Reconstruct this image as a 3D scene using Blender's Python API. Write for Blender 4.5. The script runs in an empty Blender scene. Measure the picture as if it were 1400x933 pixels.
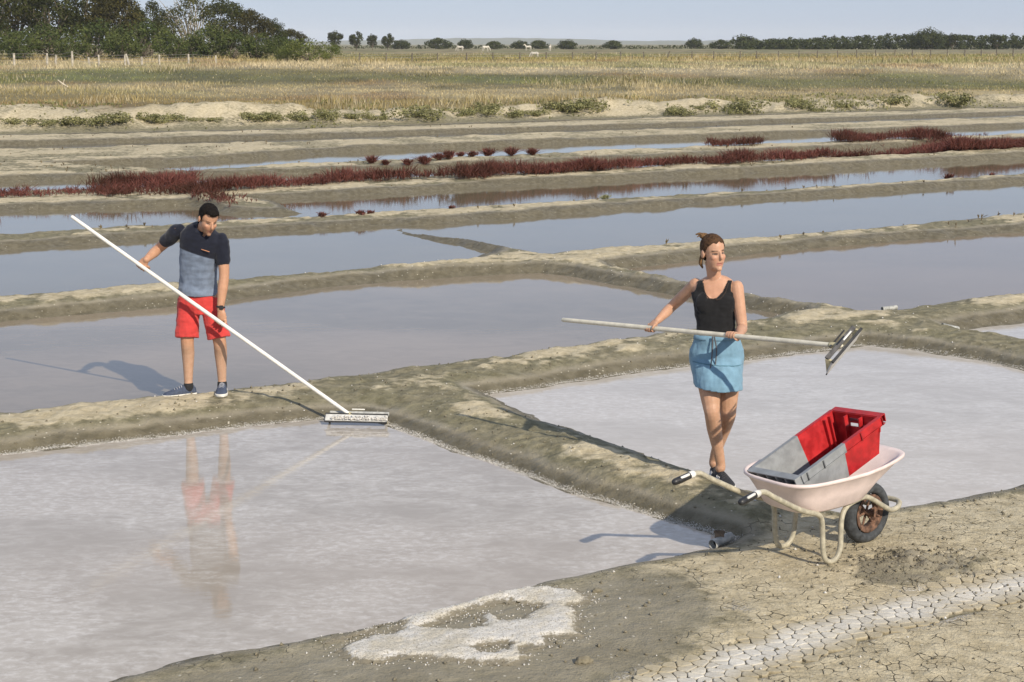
import bpy, bmesh, math, random
import numpy as np
from mathutils import Vector, Matrix, noise as mnoise

random.seed(7)
rng = np.random.default_rng(11)
scene = bpy.context.scene
COL = scene.collection

# ------------------------------------------------------------------ camera, sky, sun, exposure
FPX, PITCH, CAM_H = 2200.0, math.radians(10.47), 3.10
cam_data = bpy.data.cameras.new('camera')
cam_data.sensor_width = 36.0
cam_data.lens = FPX / 1400.0 * 36.0
cam_data.clip_start, cam_data.clip_end = 0.1, 30000.0
cam = bpy.data.objects.new('camera', cam_data)
cam.location = (0, 0, CAM_H)
cam.rotation_euler = (math.pi / 2 - PITCH, 0, 0)
COL.objects.link(cam)
scene.camera = cam

SUN_EL = math.radians(33.0)
SUN_AZ = math.atan2(0.52, -0.854)          # measured from +Y towards +X: behind the camera, to the right
world = bpy.data.worlds.new('World')
scene.world = world
world.use_nodes = True
wn = world.node_tree
wn.nodes.clear()
w_out = wn.nodes.new('ShaderNodeOutputWorld')
w_bg = wn.nodes.new('ShaderNodeBackground')
w_sky = wn.nodes.new('ShaderNodeTexSky')
w_sky.sky_type = 'NISHITA'
w_sky.sun_disc = False
w_sky.sun_elevation = SUN_EL
w_sky.sun_rotation = SUN_AZ
w_sky.air_density = 0.9
w_sky.dust_density = 0.6
w_sky.ozone_density = 5.0
w_bg.inputs['Strength'].default_value = 0.10
w_veil = wn.nodes.new('ShaderNodeMix')        # an even summer veil over the whole sky
w_veil.data_type = 'RGBA'
w_veil.inputs[0].default_value = 0.72
w_veil.inputs[7].default_value = (5.15, 5.95, 7.7, 1)
wn.links.new(w_sky.outputs[0], w_veil.inputs[6])
wn.links.new(w_veil.outputs[2], w_bg.inputs['Color'])
wn.links.new(w_bg.outputs[0], w_out.inputs['Surface'])

sun_data = bpy.data.lights.new('sun', 'SUN')
sun_data.energy = 4.9
sun_data.angle = math.radians(0.6)
sun_data.color = (1.0, 0.90, 0.75)
sun = bpy.data.objects.new('sun', sun_data)
SUN_DIR = Vector((math.sin(SUN_AZ) * math.cos(SUN_EL), math.cos(SUN_AZ) * math.cos(SUN_EL), math.sin(SUN_EL)))
sun.rotation_euler = (-SUN_DIR).to_track_quat('-Z', 'Y').to_euler()
sun.location = SUN_DIR * 60
COL.objects.link(sun)

vs = scene.view_settings
vs.view_transform = 'Standard'
vs.look = 'None'
vs.gamma = 1.0
vs.use_curve_mapping = False
vs.exposure = 0.0
scene.render.engine = 'CYCLES'
scene.cycles.max_bounces = 6
scene.cycles.volume_bounces = 0
scene.cycles.use_denoising = True

# ------------------------------------------------------------------ surveying helpers
CP, SP = math.cos(PITCH), math.sin(PITCH)


def ray(px, py):
    u, v = (px - 700.0) / FPX, (466.5 - py) / FPX
    return np.array((u, CP + v * SP, -SP + v * CP))


def at_z(px, py, z=0.0):
    d = ray(px, py)
    t = (z - CAM_H) / d[2]
    return np.array((d[0] * t, d[1] * t, z))


def at_y(px, py, y):
    d = ray(px, py)
    t = y / d[1]
    return np.array((d[0] * t, y, CAM_H + d[2] * t))


# ------------------------------------------------------------------ numeric noise
def _hash(ix, iy, s):
    h = (ix.astype(np.int64) * 374761393 + iy.astype(np.int64) * 668265263 + s * 1274126177) & 0xFFFFFFFF
    h = ((h ^ (h >> 13)) * 1274126177) & 0xFFFFFFFF
    h = (h ^ (h >> 16)) & 0xFFFFFF
    return h.astype(np.float64) / 0x7FFFFF - 1.0


def vnoise(x, y, s=0):
    x, y = np.asarray(x, float), np.asarray(y, float)
    ix, iy = np.floor(x), np.floor(y)
    fx, fy = x - ix, y - iy
    fx = fx * fx * fx * (fx * (fx * 6 - 15) + 10)
    fy = fy * fy * fy * (fy * (fy * 6 - 15) + 10)
    a, b = _hash(ix, iy, s), _hash(ix + 1, iy, s)
    c, d = _hash(ix, iy + 1, s), _hash(ix + 1, iy + 1, s)
    return (a + (b - a) * fx) * (1 - fy) + (c + (d - c) * fx) * fy


def fbm(x, y, octv=3, s=0):
    x, y = np.asarray(x, float), np.asarray(y, float)
    r, a, n = 0.0, 1.0, 0.0
    for i in range(octv):
        r = r + a * vnoise(x * 2 ** i + 17.3 * i, y * 2 ** i - 9.1 * i, s + i)
        n += a
        a *= 0.5
    return r / n


def sstep(a, b, x):
    t = np.clip((np.asarray(x, float) - a) / (b - a), 0, 1)
    return t * t * (3 - 2 * t)


def poly_sdf(X, Y, poly, far=1.8):
    """signed distance to a closed polygon, negative inside"""
    out = np.full(X.shape, far)
    lo, hi = poly.min(0) - far, poly.max(0) + far
    m = (X > lo[0]) & (X < hi[0]) & (Y > lo[1]) & (Y < hi[1])
    if not m.any():
        return out
    x, y = X[m], Y[m]
    best = np.full(x.shape, 1e9)
    ins = np.zeros(x.shape, bool)
    n = len(poly)
    for i in range(n):
        ax, ay = poly[i]
        bx, by = poly[(i + 1) % n]
        ex, ey = bx - ax, by - ay
        t = np.clip(((x - ax) * ex + (y - ay) * ey) / (ex * ex + ey * ey + 1e-12), 0, 1)
        best = np.minimum(best, (x - ax - ex * t) ** 2 + (y - ay - ey * t) ** 2)
        if ay != by:
            c = ((ay > y) != (by > y)) & (x < (bx - ax) * (y - ay) / (by - ay) + ax)
            ins ^= c
    d = np.sqrt(best)
    out[m] = np.minimum(np.where(ins, -d, d), far)
    return out


# ------------------------------------------------------------------ scene-graph helpers
def _off(parent):
    o = np.zeros(3)
    while parent is not None:
        o += np.array(parent.location)
        parent = parent.parent
    return o


def tag(o, label=None, cat=None, group=None, kind=None):
    if label:
        o['label'] = label
    if cat:
        o['category'] = cat
    if group:
        o['group'] = group
    if kind:
        o['kind'] = kind
    return o


def thing(name, label, cat, loc=(0, 0, 0), rotz=0.0, group=None):
    o = bpy.data.objects.new(name, None)
    o.empty_display_size = 0.1
    o.location = [float(v) for v in loc]
    o.rotation_euler = (0, 0, rotz)
    COL.objects.link(o)
    return tag(o, label, cat, group)


def mk_mesh(name, verts, faces, mat=None, smooth=False):
    me = bpy.data.meshes.new(name)
    if isinstance(verts, np.ndarray) and isinstance(faces, np.ndarray):
        nv, nf, k = len(verts), len(faces), faces.shape[1]
        me.vertices.add(nv)
        me.vertices.foreach_set('co', np.ascontiguousarray(verts, dtype=np.float32).ravel())
        me.loops.add(nf * k)
        me.loops.foreach_set('vertex_index', np.ascontiguousarray(faces, dtype=np.int32).ravel())
        me.polygons.add(nf)
        me.polygons.foreach_set('loop_start', np.arange(0, nf * k, k, dtype=np.int32))
        me.update(calc_edges=True)
    else:
        me.from_pydata([tuple(map(float, v)) for v in verts], [], [tuple(map(int, f)) for f in faces])
        me.update()
    if mat:
        me.materials.append(mat)
    if smooth:
        me.polygons.foreach_set('use_smooth', np.ones(len(me.polygons), bool))
    return me


def link(name, me, parent=None, loc=None):
    o = bpy.data.objects.new(name, me)
    COL.objects.link(o)
    if parent is not None:
        o.parent = parent
    if loc is not None:
        o.location = [float(v) for v in loc]
    return o


def obj(name, geo, mat, parent=None, smooth=False, local=False):
    """one mesh object; world coordinates are made relative to the parent unless local"""
    v, f = geo
    v = np.array(v, float)
    if parent is not None and not local:
        v = v - _off(parent)
    return link(name, mk_mesh(name, list(v), f, mat, smooth), parent)


def set_col(me, cols, name='col'):
    a = me.attributes.new(name, 'FLOAT_COLOR', 'POINT')
    c = np.ones((len(me.vertices), 4), np.float32)
    cols = np.asarray(cols, np.float32)
    c[:, :cols.shape[1]] = cols
    a.data.foreach_set('color', c.ravel())


def join(parts):
    V, F, n = [], [], 0
    for v, f in parts:
        V.extend([tuple(p) for p in v])
        F.extend([tuple(i + n for i in q) for q in f])
        n += len(v)
    return V, F


# ------------------------------------------------------------------ shapes
def unit(v):
    v = np.array(v, float)
    return v / (np.linalg.norm(v) + 1e-12)


def catmull(pts, per=6):
    P = [np.array(p, float) for p in pts]
    if len(P) < 3:
        return [P[0] + (P[-1] - P[0]) * i / per for i in range(per + 1)]
    Q = [2 * P[0] - P[1]] + P + [2 * P[-1] - P[-2]]
    out = []
    for i in range(1, len(Q) - 2):
        for k in range(per):
            t = k / per
            a, b, c, d = Q[i - 1], Q[i], Q[i + 1], Q[i + 2]
            out.append(0.5 * (2 * b + (c - a) * t + (2 * a - 5 * b + 4 * c - d) * t * t + (3 * b - a - 3 * c + d) * t ** 3))
    out.append(P[-1])
    return out


def loft(rings, cap=True):
    n = len(rings[0])
    V = [tuple(p) for r in rings for p in r]
    F = []
    for i in range(len(rings) - 1):
        for j in range(n):
            k = (j + 1) % n
            F.append((i * n + j, i * n + k, (i + 1) * n + k, (i + 1) * n + j))
    if cap:
        F.append(tuple(range(n - 1, -1, -1)))
        F.append(tuple((len(rings) - 1) * n + j for j in range(n)))
    return V, F


def tube(pts, radii, seg=10, side=None, round_ends=True, curve=True, per=5, flat=1.0):
    """tapered tube along points; flat scales the radius across 'side'"""
    if curve and len(pts) > 2:
        n = len(pts)
        P = catmull(pts, per)
        R = np.interp(np.linspace(0, n - 1, len(P)), np.arange(n), radii if hasattr(radii, '__len__') else [radii] * n)
    else:
        P = [np.array(p, float) for p in pts]
        R = list(radii) if hasattr(radii, '__len__') else [radii] * len(P)
    R = list(R)
    if round_ends:
        d0, d1 = unit(P[0] - P[1]), unit(P[-1] - P[-2])
        a, b, ra, rb = P[0], P[-1], R[0], R[-1]
        P = [a + d0 * ra * 0.9, a + d0 * ra * 0.6] + P + [b + d1 * rb * 0.6, b + d1 * rb * 0.9]
        R = [ra * 0.35, ra * 0.78] + R + [rb * 0.78, rb * 0.35]
    ref = unit(side) if side is not None else None
    T0 = unit(P[1] - P[0])
    if ref is None:
        ref = unit(np.cross(T0, (0.13, 0.21, 0.97)) if abs(T0[2]) < 0.9 else np.cross(T0, (1, 0.1, 0)))
    rings = []
    for i, p in enumerate(P):
        t = unit(P[min(i + 1, len(P) - 1)] - P[max(i - 1, 0)])
        s = ref - t * np.dot(ref, t)
        s = unit(s)
        if side is None:
            ref = s
        b = np.cross(t, s)
        rings.append([p + R[i] * (math.cos(a) * s * flat + math.sin(a) * b)
                      for a in np.linspace(0, 2 * math.pi, seg, endpoint=False)])
    return loft(rings)


def sellipse(c, sx, sy, a, b, n=24, p=2.3):
    c, sx, sy = np.array(c, float), np.array(sx, float), np.array(sy, float)
    out = []
    for t in np.linspace(0, 2 * math.pi, n, endpoint=False):
        ct, st = math.cos(t), math.sin(t)
        out.append(c + sx * a * math.copysign(abs(ct) ** (2 / p), ct) + sy * b * math.copysign(abs(st) ** (2 / p), st))
    return out


def ellipsoid(c, r, M=None, nu=20, nv=14):
    rings = []
    for i in range(1, nv):
        ph = math.pi * i / nv
        rings.append([np.array((math.sin(ph) * math.cos(t) * r[0], math.sin(ph) * math.sin(t) * r[1], -math.cos(ph) * r[2]))
                      for t in np.linspace(0, 2 * math.pi, nu, endpoint=False)])
    V, F = loft(rings)
    c = np.array(c, float)
    M = np.eye(3) if M is None else M
    return [tuple(M @ np.array(v) + c) for v in V], F


def box(c, size, M=None, bev=0.0):
    sx, sy, sz = [s / 2 for s in size]
    c = np.array(c, float)
    M = np.eye(3) if M is None else M
    if bev <= 0:
        V = [(x, y, z) for x in (-sx, sx) for y in (-sy, sy) for z in (-sz, sz)]
        F = [(0, 1, 3, 2), (4, 6, 7, 5), (0, 4, 5, 1), (2, 3, 7, 6), (0, 2, 6, 4), (1, 5, 7, 3)]
    else:
        b = min(bev, sx * 0.9, sy * 0.9, sz * 0.9)
        def rect(x, y, z):
            return [(x - b, -y, z), (x, -y + b, z), (x, y - b, z), (x - b, y, z), (-x + b, y, z), (-x, y - b, z), (-x, -y + b, z), (-x + b, -y, z)]
        V, F = loft([rect(sx - b, sy - b, -sz), rect(sx, sy, -sz + b), rect(sx, sy, sz - b), rect(sx - b, sy - b, sz)])
    return [tuple(M @ np.array(v) + c) for v in V], F


def frame(x, y):
    """3x3 with columns x, y (made square to x), x cross y"""
    x = unit(x)
    y = unit(np.array(y) - x * np.dot(x, y))
    return np.column_stack((x, y, np.cross(x, y)))


def remesh(parts, voxel, smooth_it=4, factor=0.5):
    v, f = join(parts)
    me = mk_mesh('tmp', v, f)
    o = bpy.data.objects.new('tmp', me)
    COL.objects.link(o)
    m = o.modifiers.new('r', 'REMESH')
    m.mode = 'VOXEL'
    m.voxel_size = voxel
    m.use_smooth_shade = True
    s = o.modifiers.new('s', 'SMOOTH')
    s.factor = factor
    s.iterations = smooth_it
    dg = bpy.context.evaluated_depsgraph_get()
    res = bpy.data.meshes.new_from_object(o.evaluated_get(dg))
    bpy.data.objects.remove(o)
    bpy.data.meshes.remove(me)
    res.polygons.foreach_set('use_smooth', np.ones(len(res.polygons), bool))
    return res


def get_co(me):
    a = np.empty(len(me.vertices) * 3, np.float32)
    me.vertices.foreach_get('co', a)
    return a.reshape(-1, 3).astype(float)


def put_co(me, co):
    me.vertices.foreach_set('co', np.ascontiguousarray(co, np.float32).ravel())
    me.update()


def get_no(me):
    a = np.empty(len(me.vertices) * 3, np.float32)
    me.vertices.foreach_get('normal', a)
    return a.reshape(-1, 3).astype(float)


# ------------------------------------------------------------------ materials
class NT:
    def __init__(self, name):
        self.mat = bpy.data.materials.new(name)
        self.mat.use_nodes = True
        self.t = self.mat.node_tree
        self.b = self.t.nodes['Principled BSDF']
        self.out = self.t.nodes['Material Output']

    def n(self, typ, **kw):
        nd = self.t.nodes.new('ShaderNode' + typ)
        for k, v in kw.items():
            setattr(nd, k, v)
        return nd

    def l(self, a, b):
        self.t.links.new(a, b)

    def _in(self, sock, v):
        if isinstance(v, (int, float)):
            sock.default_value = v
        elif isinstance(v, (tuple, list)):
            sock.default_value = tuple(v) + (1.0,) * (len(sock.default_value) - len(v))
        else:
            self.l(v, sock)

    def mix(self, fac, a, b, mode='MIX'):
        m = self.n('Mix', data_type='RGBA', blend_type=mode)
        self._in(m.inputs[0], fac)
        self._in(m.inputs[6], a)
        self._in(m.inputs[7], b)
        return m.outputs[2]

    def math(self, op, a, b=0.0, c=None, clamp=False):
        m = self.n('Math', operation=op, use_clamp=clamp)
        self._in(m.inputs[0], a)
        self._in(m.inputs[1], b)
        if c is not None:
            self._in(m.inputs[2], c)
        return m.outputs[0]

    def ramp(self, x, a, b, lo=0.0, hi=1.0):
        m = self.n('MapRange', interpolation_type='SMOOTHSTEP')
        self._in(m.inputs[0], x)
        self._in(m.inputs[1], a)
        self._in(m.inputs[2], b)
        self._in(m.inputs[3], lo)
        self._in(m.inputs[4], hi)
        return m.outputs[0]

    def coord(self, scale=(1, 1, 1), kind='Object'):
        c = self.n('TexCoord')
        m = self.n('Mapping')
        m.inputs['Scale'].default_value = scale
        self.l(c.outputs[kind], m.inputs[0])
        return m.outputs[0]

    def noise(self, vec, scale, detail=4, rough=0.55, dist=0.0):
        m = self.n('TexNoise')
        self.l(vec, m.inputs['Vector'])
        m.inputs['Scale'].default_value = scale
        m.inputs['Detail'].default_value = detail
        m.inputs['Roughness'].default_value = rough
        m.inputs['Distortion'].default_value = dist
        return m.outputs[0]

    def attr(self, name):
        a = self.n('Attribute', attribute_name=name)
        return a

    def bump(self, h, strength, dist):
        m = self.n('Bump')
        m.inputs['Strength'].default_value = strength
        m.inputs['Distance'].default_value = dist
        self.l(h, m.inputs['Height'])
        self.l(m.outputs[0], self.b.inputs['Normal'])
        return m

    def set(self, **kw):
        for k, v in kw.items():
            self._in(self.b.inputs[k.replace('_', ' ')], v)
        return self.mat


_plain = {}


def plain(name, col, rough=0.6, var=0.12, scale=12.0, bump=0.0, metal=0.0, spec=0.5, attr=False):
    """a painted or moulded surface with mottling, so that nothing is flat"""
    if name in _plain:
        return _plain[name]
    m = NT(name)
    co = m.coord()
    n1 = m.noise(co, scale, 5, 0.6)
    base = col if not attr else m.attr('col').outputs['Color']
    dark = m.mix(1.0, base, (1 - var * 2,) * 3, 'MULTIPLY')
    lite = m.mix(1.0, base, (1 + var,) * 3, 'MULTIPLY')
    m.set(Base_Color=m.mix(m.ramp(n1, 0.3, 0.7), dark, lite), Metallic=metal)
    m.set(Roughness=m.ramp(n1, 0.2, 0.8, max(rough - 0.08, 0.05), min(rough + 0.1, 1)))
    m.b.inputs['Specular IOR Level'].default_value = spec
    if bump:
        m.bump(m.noise(co, scale * 6, 4), 0.5, bump)
    _plain[name] = m.mat
    return m.mat

# ================================================================== THE GROUND
# Salt pans surveyed on the ground: far shores at water level, near shores at the crest that hides them.
def shore(pts):
    out = []
    for p in pts:
        if len(p) == 3:                                   # a shore hidden behind a dyke crest of height p[2]
            q = at_z(p[0], p[1], p[2])
            q[1] += 0.10 + 0.004 * q[1]
        else:
            q = at_z(p[0], p[1], 0.0)
        out.append(q[:2])
    return np.array(out)


PANS = {
    'near_left': shore([(-260, 652), (-60, 629), (0, 622), (100, 611), (200, 600), (330, 584), (430, 574), (490, 571), (530, 579),
                        (640, 622), (760, 664), (880, 701), (950, 720), (1010, 738), (985, 748), (940, 757), (860, 772), (760, 797),
                        (700, 813), (560, 848), (440, 873), (300, 899), (170, 931), (60, 962), (-260, 1050)]),
    'behind_man': shore([(-260, 474), (-60, 446), (0, 440), (150, 427), (300, 412), (420, 396), (500, 387), (620, 379), (740, 373),
                         (780, 378), (900, 400), (1000, 417), (1090, 432), (1040, 438, .08), (960, 446, .1), (850, 461, .11), (700, 481, .11),
                         (560, 500, .11), (330, 529, .11), (160, 545, .11), (0, 562, .11), (-60, 569, .11), (-260, 592, .11)]),
    'right': shore([(655, 540), (720, 531), (800, 520), (940, 500), (1100, 482), (1190, 471), (1250, 478), (1330, 491), (1400, 506),
                    (1500, 532), (1640, 570), (1700, 610), (1500, 645), (1400, 665), (1300, 686), (1225, 697), (1150, 704),
                    (1085, 694), (1040, 672, .08), (1000, 654, .11), (940, 634, .11), (860, 604, .11), (750, 569, .11)]),
    'far_right_sliver': shore([(1305, 453), (1350, 446), (1400, 440), (1480, 431), (1640, 415), (1640, 505), (1480, 484, .05), (1400, 467, .05), (1350, 459, .05)]),
    'behind_woman': shore([(842, 369), (930, 358), (1000, 350), (1100, 340), (1200, 331), (1300, 324), (1400, 317), (1480, 310), (1700, 292),
                           (1700, 366), (1480, 389, .14), (1400, 397, .14), (1300, 408, .14), (1235, 419, .13), (1190, 426, .1), (1110, 411, .12), (1000, 394, .12), (930, 381, .12)]),
    'blue_left': shore([(-260, 362), (-60, 346), (0, 342), (200, 328), (400, 316), (530, 308), (560, 307), (548, 315), (600, 329), (675, 345),
                        (640, 350, .14), (560, 357, .15), (400, 371, .15), (200, 387, .15), (0, 401, .15), (-60, 406, .15), (-260, 424, .15)]),
    'blue_right': shore([(540, 308), (600, 306), (800, 291), (1000, 276), (1200, 263), (1400, 250), (1480, 245), (1700, 231),
                         (1700, 262, .15), (1480, 281, .15), (1400, 288, .15), (1200, 306, .15), (1000, 323, .15), (800, 338, .15), (745, 345, .12), (690, 335, .08), (620, 325, .06), (545, 314, .05)]),
    'red_shore': shore([(-260, 303), (-60, 293), (0, 289), (150, 284), (255, 281), (320, 292), (405, 292), (385, 281), (345, 275), (470, 268), (700, 254), (940, 241),
                        (1200, 228), (1400, 216), (1480, 211), (1700, 199), (1700, 219, .12), (1480, 232, .12), (1400, 237, .12), (1200, 250, .12), (940, 264, .12),
                        (700, 278, .12), (470, 292, .12), (200, 306, .12), (0, 318, .12), (-60, 323, .12), (-260, 337, .12)]),
    'thin': shore([(-260, 254), (0, 249), (200, 243), (470, 236), (700, 227), (940, 217), (1200, 204), (1400, 194), (1700, 180),
                   (1700, 191, .12), (1400, 204, .12), (1200, 214, .12), (940, 226, .12), (700, 236, .12), (470, 245, .12), (200, 254, .12), (0, 261, .12), (-260, 266, .12)]),
    'upper': shore([(80, 229), (250, 223), (470, 208), (700, 199), (940, 190), (1200, 181), (1400, 173), (1700, 162),
                    (1700, 170, .14), (1400, 183, .14), (1200, 192, .14), (940, 202, .14), (700, 212, .14), (470, 221, .14), (250, 232, .14)]),
    'ditch_low': shore([(-260, 206), (0, 200), (470, 187), (700, 180), (940, 172), (1400, 156), (1700, 146),
                        (1700, 148, .18), (1400, 158, .18), (940, 174, .18), (700, 182, .18), (470, 190, .18), (0, 204, .18), (-260, 210, .18)]),
    'ditch_bank': shore([(-260, 189), (0, 182), (300, 176), (470, 172), (700, 164), (940, 157), (1200, 150), (1400, 144), (1700, 134),
                         (1700, 137, .15), (1400, 147, .15), (1200, 153, .15), (940, 160, .15), (700, 168, .15), (470, 175, .15), (300, 180, .15), (0, 186, .15), (-260, 193, .15)]),
}
_bank = np.array([at_z(x, y, 0.1)[:2] for x, y in ((-900, 208), (-260, 190), (0, 182), (300, 176), (470, 172), (700, 164), (940, 157), (1200, 150), (1400, 144), (1700, 134), (2300, 116))])
_fore = np.array([at_z(x, y, 0.0)[:2] for x, y in ((-700, 1180), (-260, 1050), (-60, 990), (170, 930), (440, 872), (700, 812), (960, 752), (1010, 738), (1085, 700), (1150, 706), (1225, 697), (1400, 665), (1500, 645), (1700, 605))])
WETZONE = np.array([at_z(x, y)[:2] for x, y in ((-400, 1000), (100, 945), (440, 870), (700, 812), (860, 772), (905, 800), (965, 826), (990, 856), (955, 893), (905, 930), (860, 1010), (200, 1300), (-600, 1300))])
DUG = at_z(1262, 786)[:2]
PATCH = at_z(1190, 800)[:2]
STRIP = np.array([at_z(x, y, 0.05)[:2] for x, y in ((820, 985), (935, 935), (1040, 897), (1130, 867), (1230, 840), (1330, 815), (1430, 794), (1560, 770))])


def line_dist(X, Y, pl, far=2.0):
    best = np.full(np.shape(X), far * far)
    for (ax, ay), (bx, by) in zip(pl[:-1], pl[1:]):
        ex, ey = bx - ax, by - ay
        t = np.clip(((X - ax) * ex + (Y - ay) * ey) / (ex * ex + ey * ey), 0, 1)
        best = np.minimum(best, (X - ax - ex * t) ** 2 + (Y - ay - ey * t) ** 2)
    return np.sqrt(best)


def survey(X, Y, whole=False):
    """ground height and what the ground is made of at each point"""
    X, Y = np.asarray(X, float), np.asarray(Y, float)
    wx = X + 0.07 * fbm(X * 1.7, Y * 1.7, 3, 3) * np.clip(Y / 14, .7, 2.2)
    wy = Y + 0.07 * fbm(X * 1.7, Y * 1.7, 3, 5) * np.clip(Y / 14, .7, 2.2)
    sds = {k: poly_sdf(wx, wy, p) for k, p in PANS.items()}
    sd = np.full(X.shape, 1.8)
    for k in sds:
        sd = np.minimum(sd, sds[k])
    near = np.minimum(sds['near_left'], sds['right'])
    out = np.clip(sd, 0, None)
    fg = sstep(-0.15, 0.35, np.interp(X, _fore[:, 0], _fore[:, 1]) - Y)
    crest = np.interp(Y, [9, 14, 20, 26, 33, 40, 46, 60], [.125, .13, .155, .12, .115, .15, .18, .15])
    w = np.interp(Y, [9, 14, 24, 30, 60], [.5, .6, .6, .52, .52])
    prof = 1 - (1 - np.clip(out / w, 0, 1)) ** 2.9
    low = fbm(X * 0.9, Y * 0.9, 3, 21)
    mid = fbm(X * 4.2, Y * 4.2, 3, 31)
    fine = fbm(X * 15, Y * 15, 3, 41)
    rough = np.interp(Y, [9, 16, 30, 60], [1, 1.4, 1.3, 1.2])
    fine = np.where(Y > 45, 0, fine)
    clump = np.interp(Y, [12, 22, 40], [.008, .012, .012]) * fbm(X * 2.3, Y * 1.6, 3, 35)
    z_dyke = crest * prof * (1 + .25 * low) + prof ** .5 * rough * (.016 * mid + .009 * fine) + prof * clump + prof * .02 * np.clip(.30 - np.abs(fbm(X * 2.6, Y * 2.6, 3, 47)), -.3, 1) * np.interp(Y, [10, 20, 26], [1, 1, 0]) + .012 * np.abs(mid) * (1 - prof)
    flat = 1 - (1 - np.clip(out / 1.3, 0, 1)) ** 2
    z_fore = .022 * (1 - (1 - np.clip(out / .12, 0, 1)) ** 2) + .05 * flat + .018 * flat * low + .006 * mid * flat + .004 * fine * flat
    dug = np.exp(-(((X - DUG[0]) / .42) ** 2 + ((Y - DUG[1]) / .26) ** 2) ** 1.5)
    z_fore = z_fore + dug * (.02 + .05 * fbm(X * 11, Y * 11, 3, 55))
    if not whole:                                     # the bed under the separately built mud plates
        z_fore = z_fore - .014 * sstep(.25, .19, line_dist(X, Y, STRIP))
    z = z_dyke * (1 - fg) + z_fore * fg
    z = z - .13 * sstep(0, .35, -sd)
    # the earth bank and the pasture behind it
    bY = np.interp(X / np.maximum(Y, 1), _bank[:, 0] / _bank[:, 1], _bank[:, 1])
    b = Y - bY
    hump = sstep(0.0, 4.2, b) * (.72 + .42 * fbm(X * .22, b * .22, 3, 61)) + sstep(.3, 2, b) * (.16 * fbm(X * 1.3, b * .5, 3, 65) - .10 * np.abs(fbm(X * .8, b * .25, 2, 68))) * sstep(16, 4, b)
    field = .62 + .62 * sstep(10, 75, b) + .10 * fbm(X * .05, Y * .05, 2, 71)
    back = sstep(3.5, 9, b)
    zb = hump * (1 - back) + np.maximum(field, 0.3) * back
    z = np.where(b > 0, np.maximum(zb, z * sstep(1.2, 0, b)), z)
    info = dict(sd=sd, near=near, prof=prof, fg=fg, b=b, low=low, mid=mid, dug=dug, crest=hump)
    return z, info


def gz(x, y, whole=True):
    return float(survey(np.array([float(x)]), np.array([float(y)]), whole)[0][0])


BAND_Y = [58, 66, 76, 82, 88, 93, 101, 111, 118, 128, 150, 168, 178, 195, 215, 250, 330, 480, 900, 9000]
BAND_C = np.array([(.17, .14, .07), (.22, .175, .08), (.25, .20, .09), (.36, .30, .17), (.34, .28, .16), (.18, .165, .075), (.15, .15, .065), (.20, .175, .085),
                   (.34, .285, .17), (.42, .355, .225), (.41, .345, .215), (.33, .265, .14), (.29, .23, .10), (.23, .21, .08), (.30, .235, .10), (.20, .19, .085),
                   (.30, .25, .13), (.26, .23, .12), (.27, .24, .13), (.22, .21, .13)])


def field_col(X, Y):
    wob = Y * (1 + .15 * fbm(X * .05, Y * .04, 3, 81)) + X * .04
    c = np.stack([np.interp(wob, BAND_Y, BAND_C[:, k]) for k in range(3)], -1)
    g = sstep(.05, .45, fbm(X * .07, Y * .05, 3, 91))[..., None] * sstep(70, 90, Y)[..., None]
    c = c * (1 - .55 * g) + np.array((.15, .17, .06)) * .55 * g
    r = sstep(.22, .55, fbm(X * .12, Y * .08, 3, 95))[..., None]
    c = c * (1 - .5 * r) + np.array((.25, .16, .085)) * .5 * r
    d = sstep(.25, .5, fbm(X * .2, Y * .12, 3, 99))[..., None] * sstep(78, 90, Y)[..., None]
    c = c * (1 - .6 * d) + np.array((.105, .10, .045)) * .6 * d
    return c * (1 + .30 * fbm(X * .5, Y * .3, 2, 97))[..., None]


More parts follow.
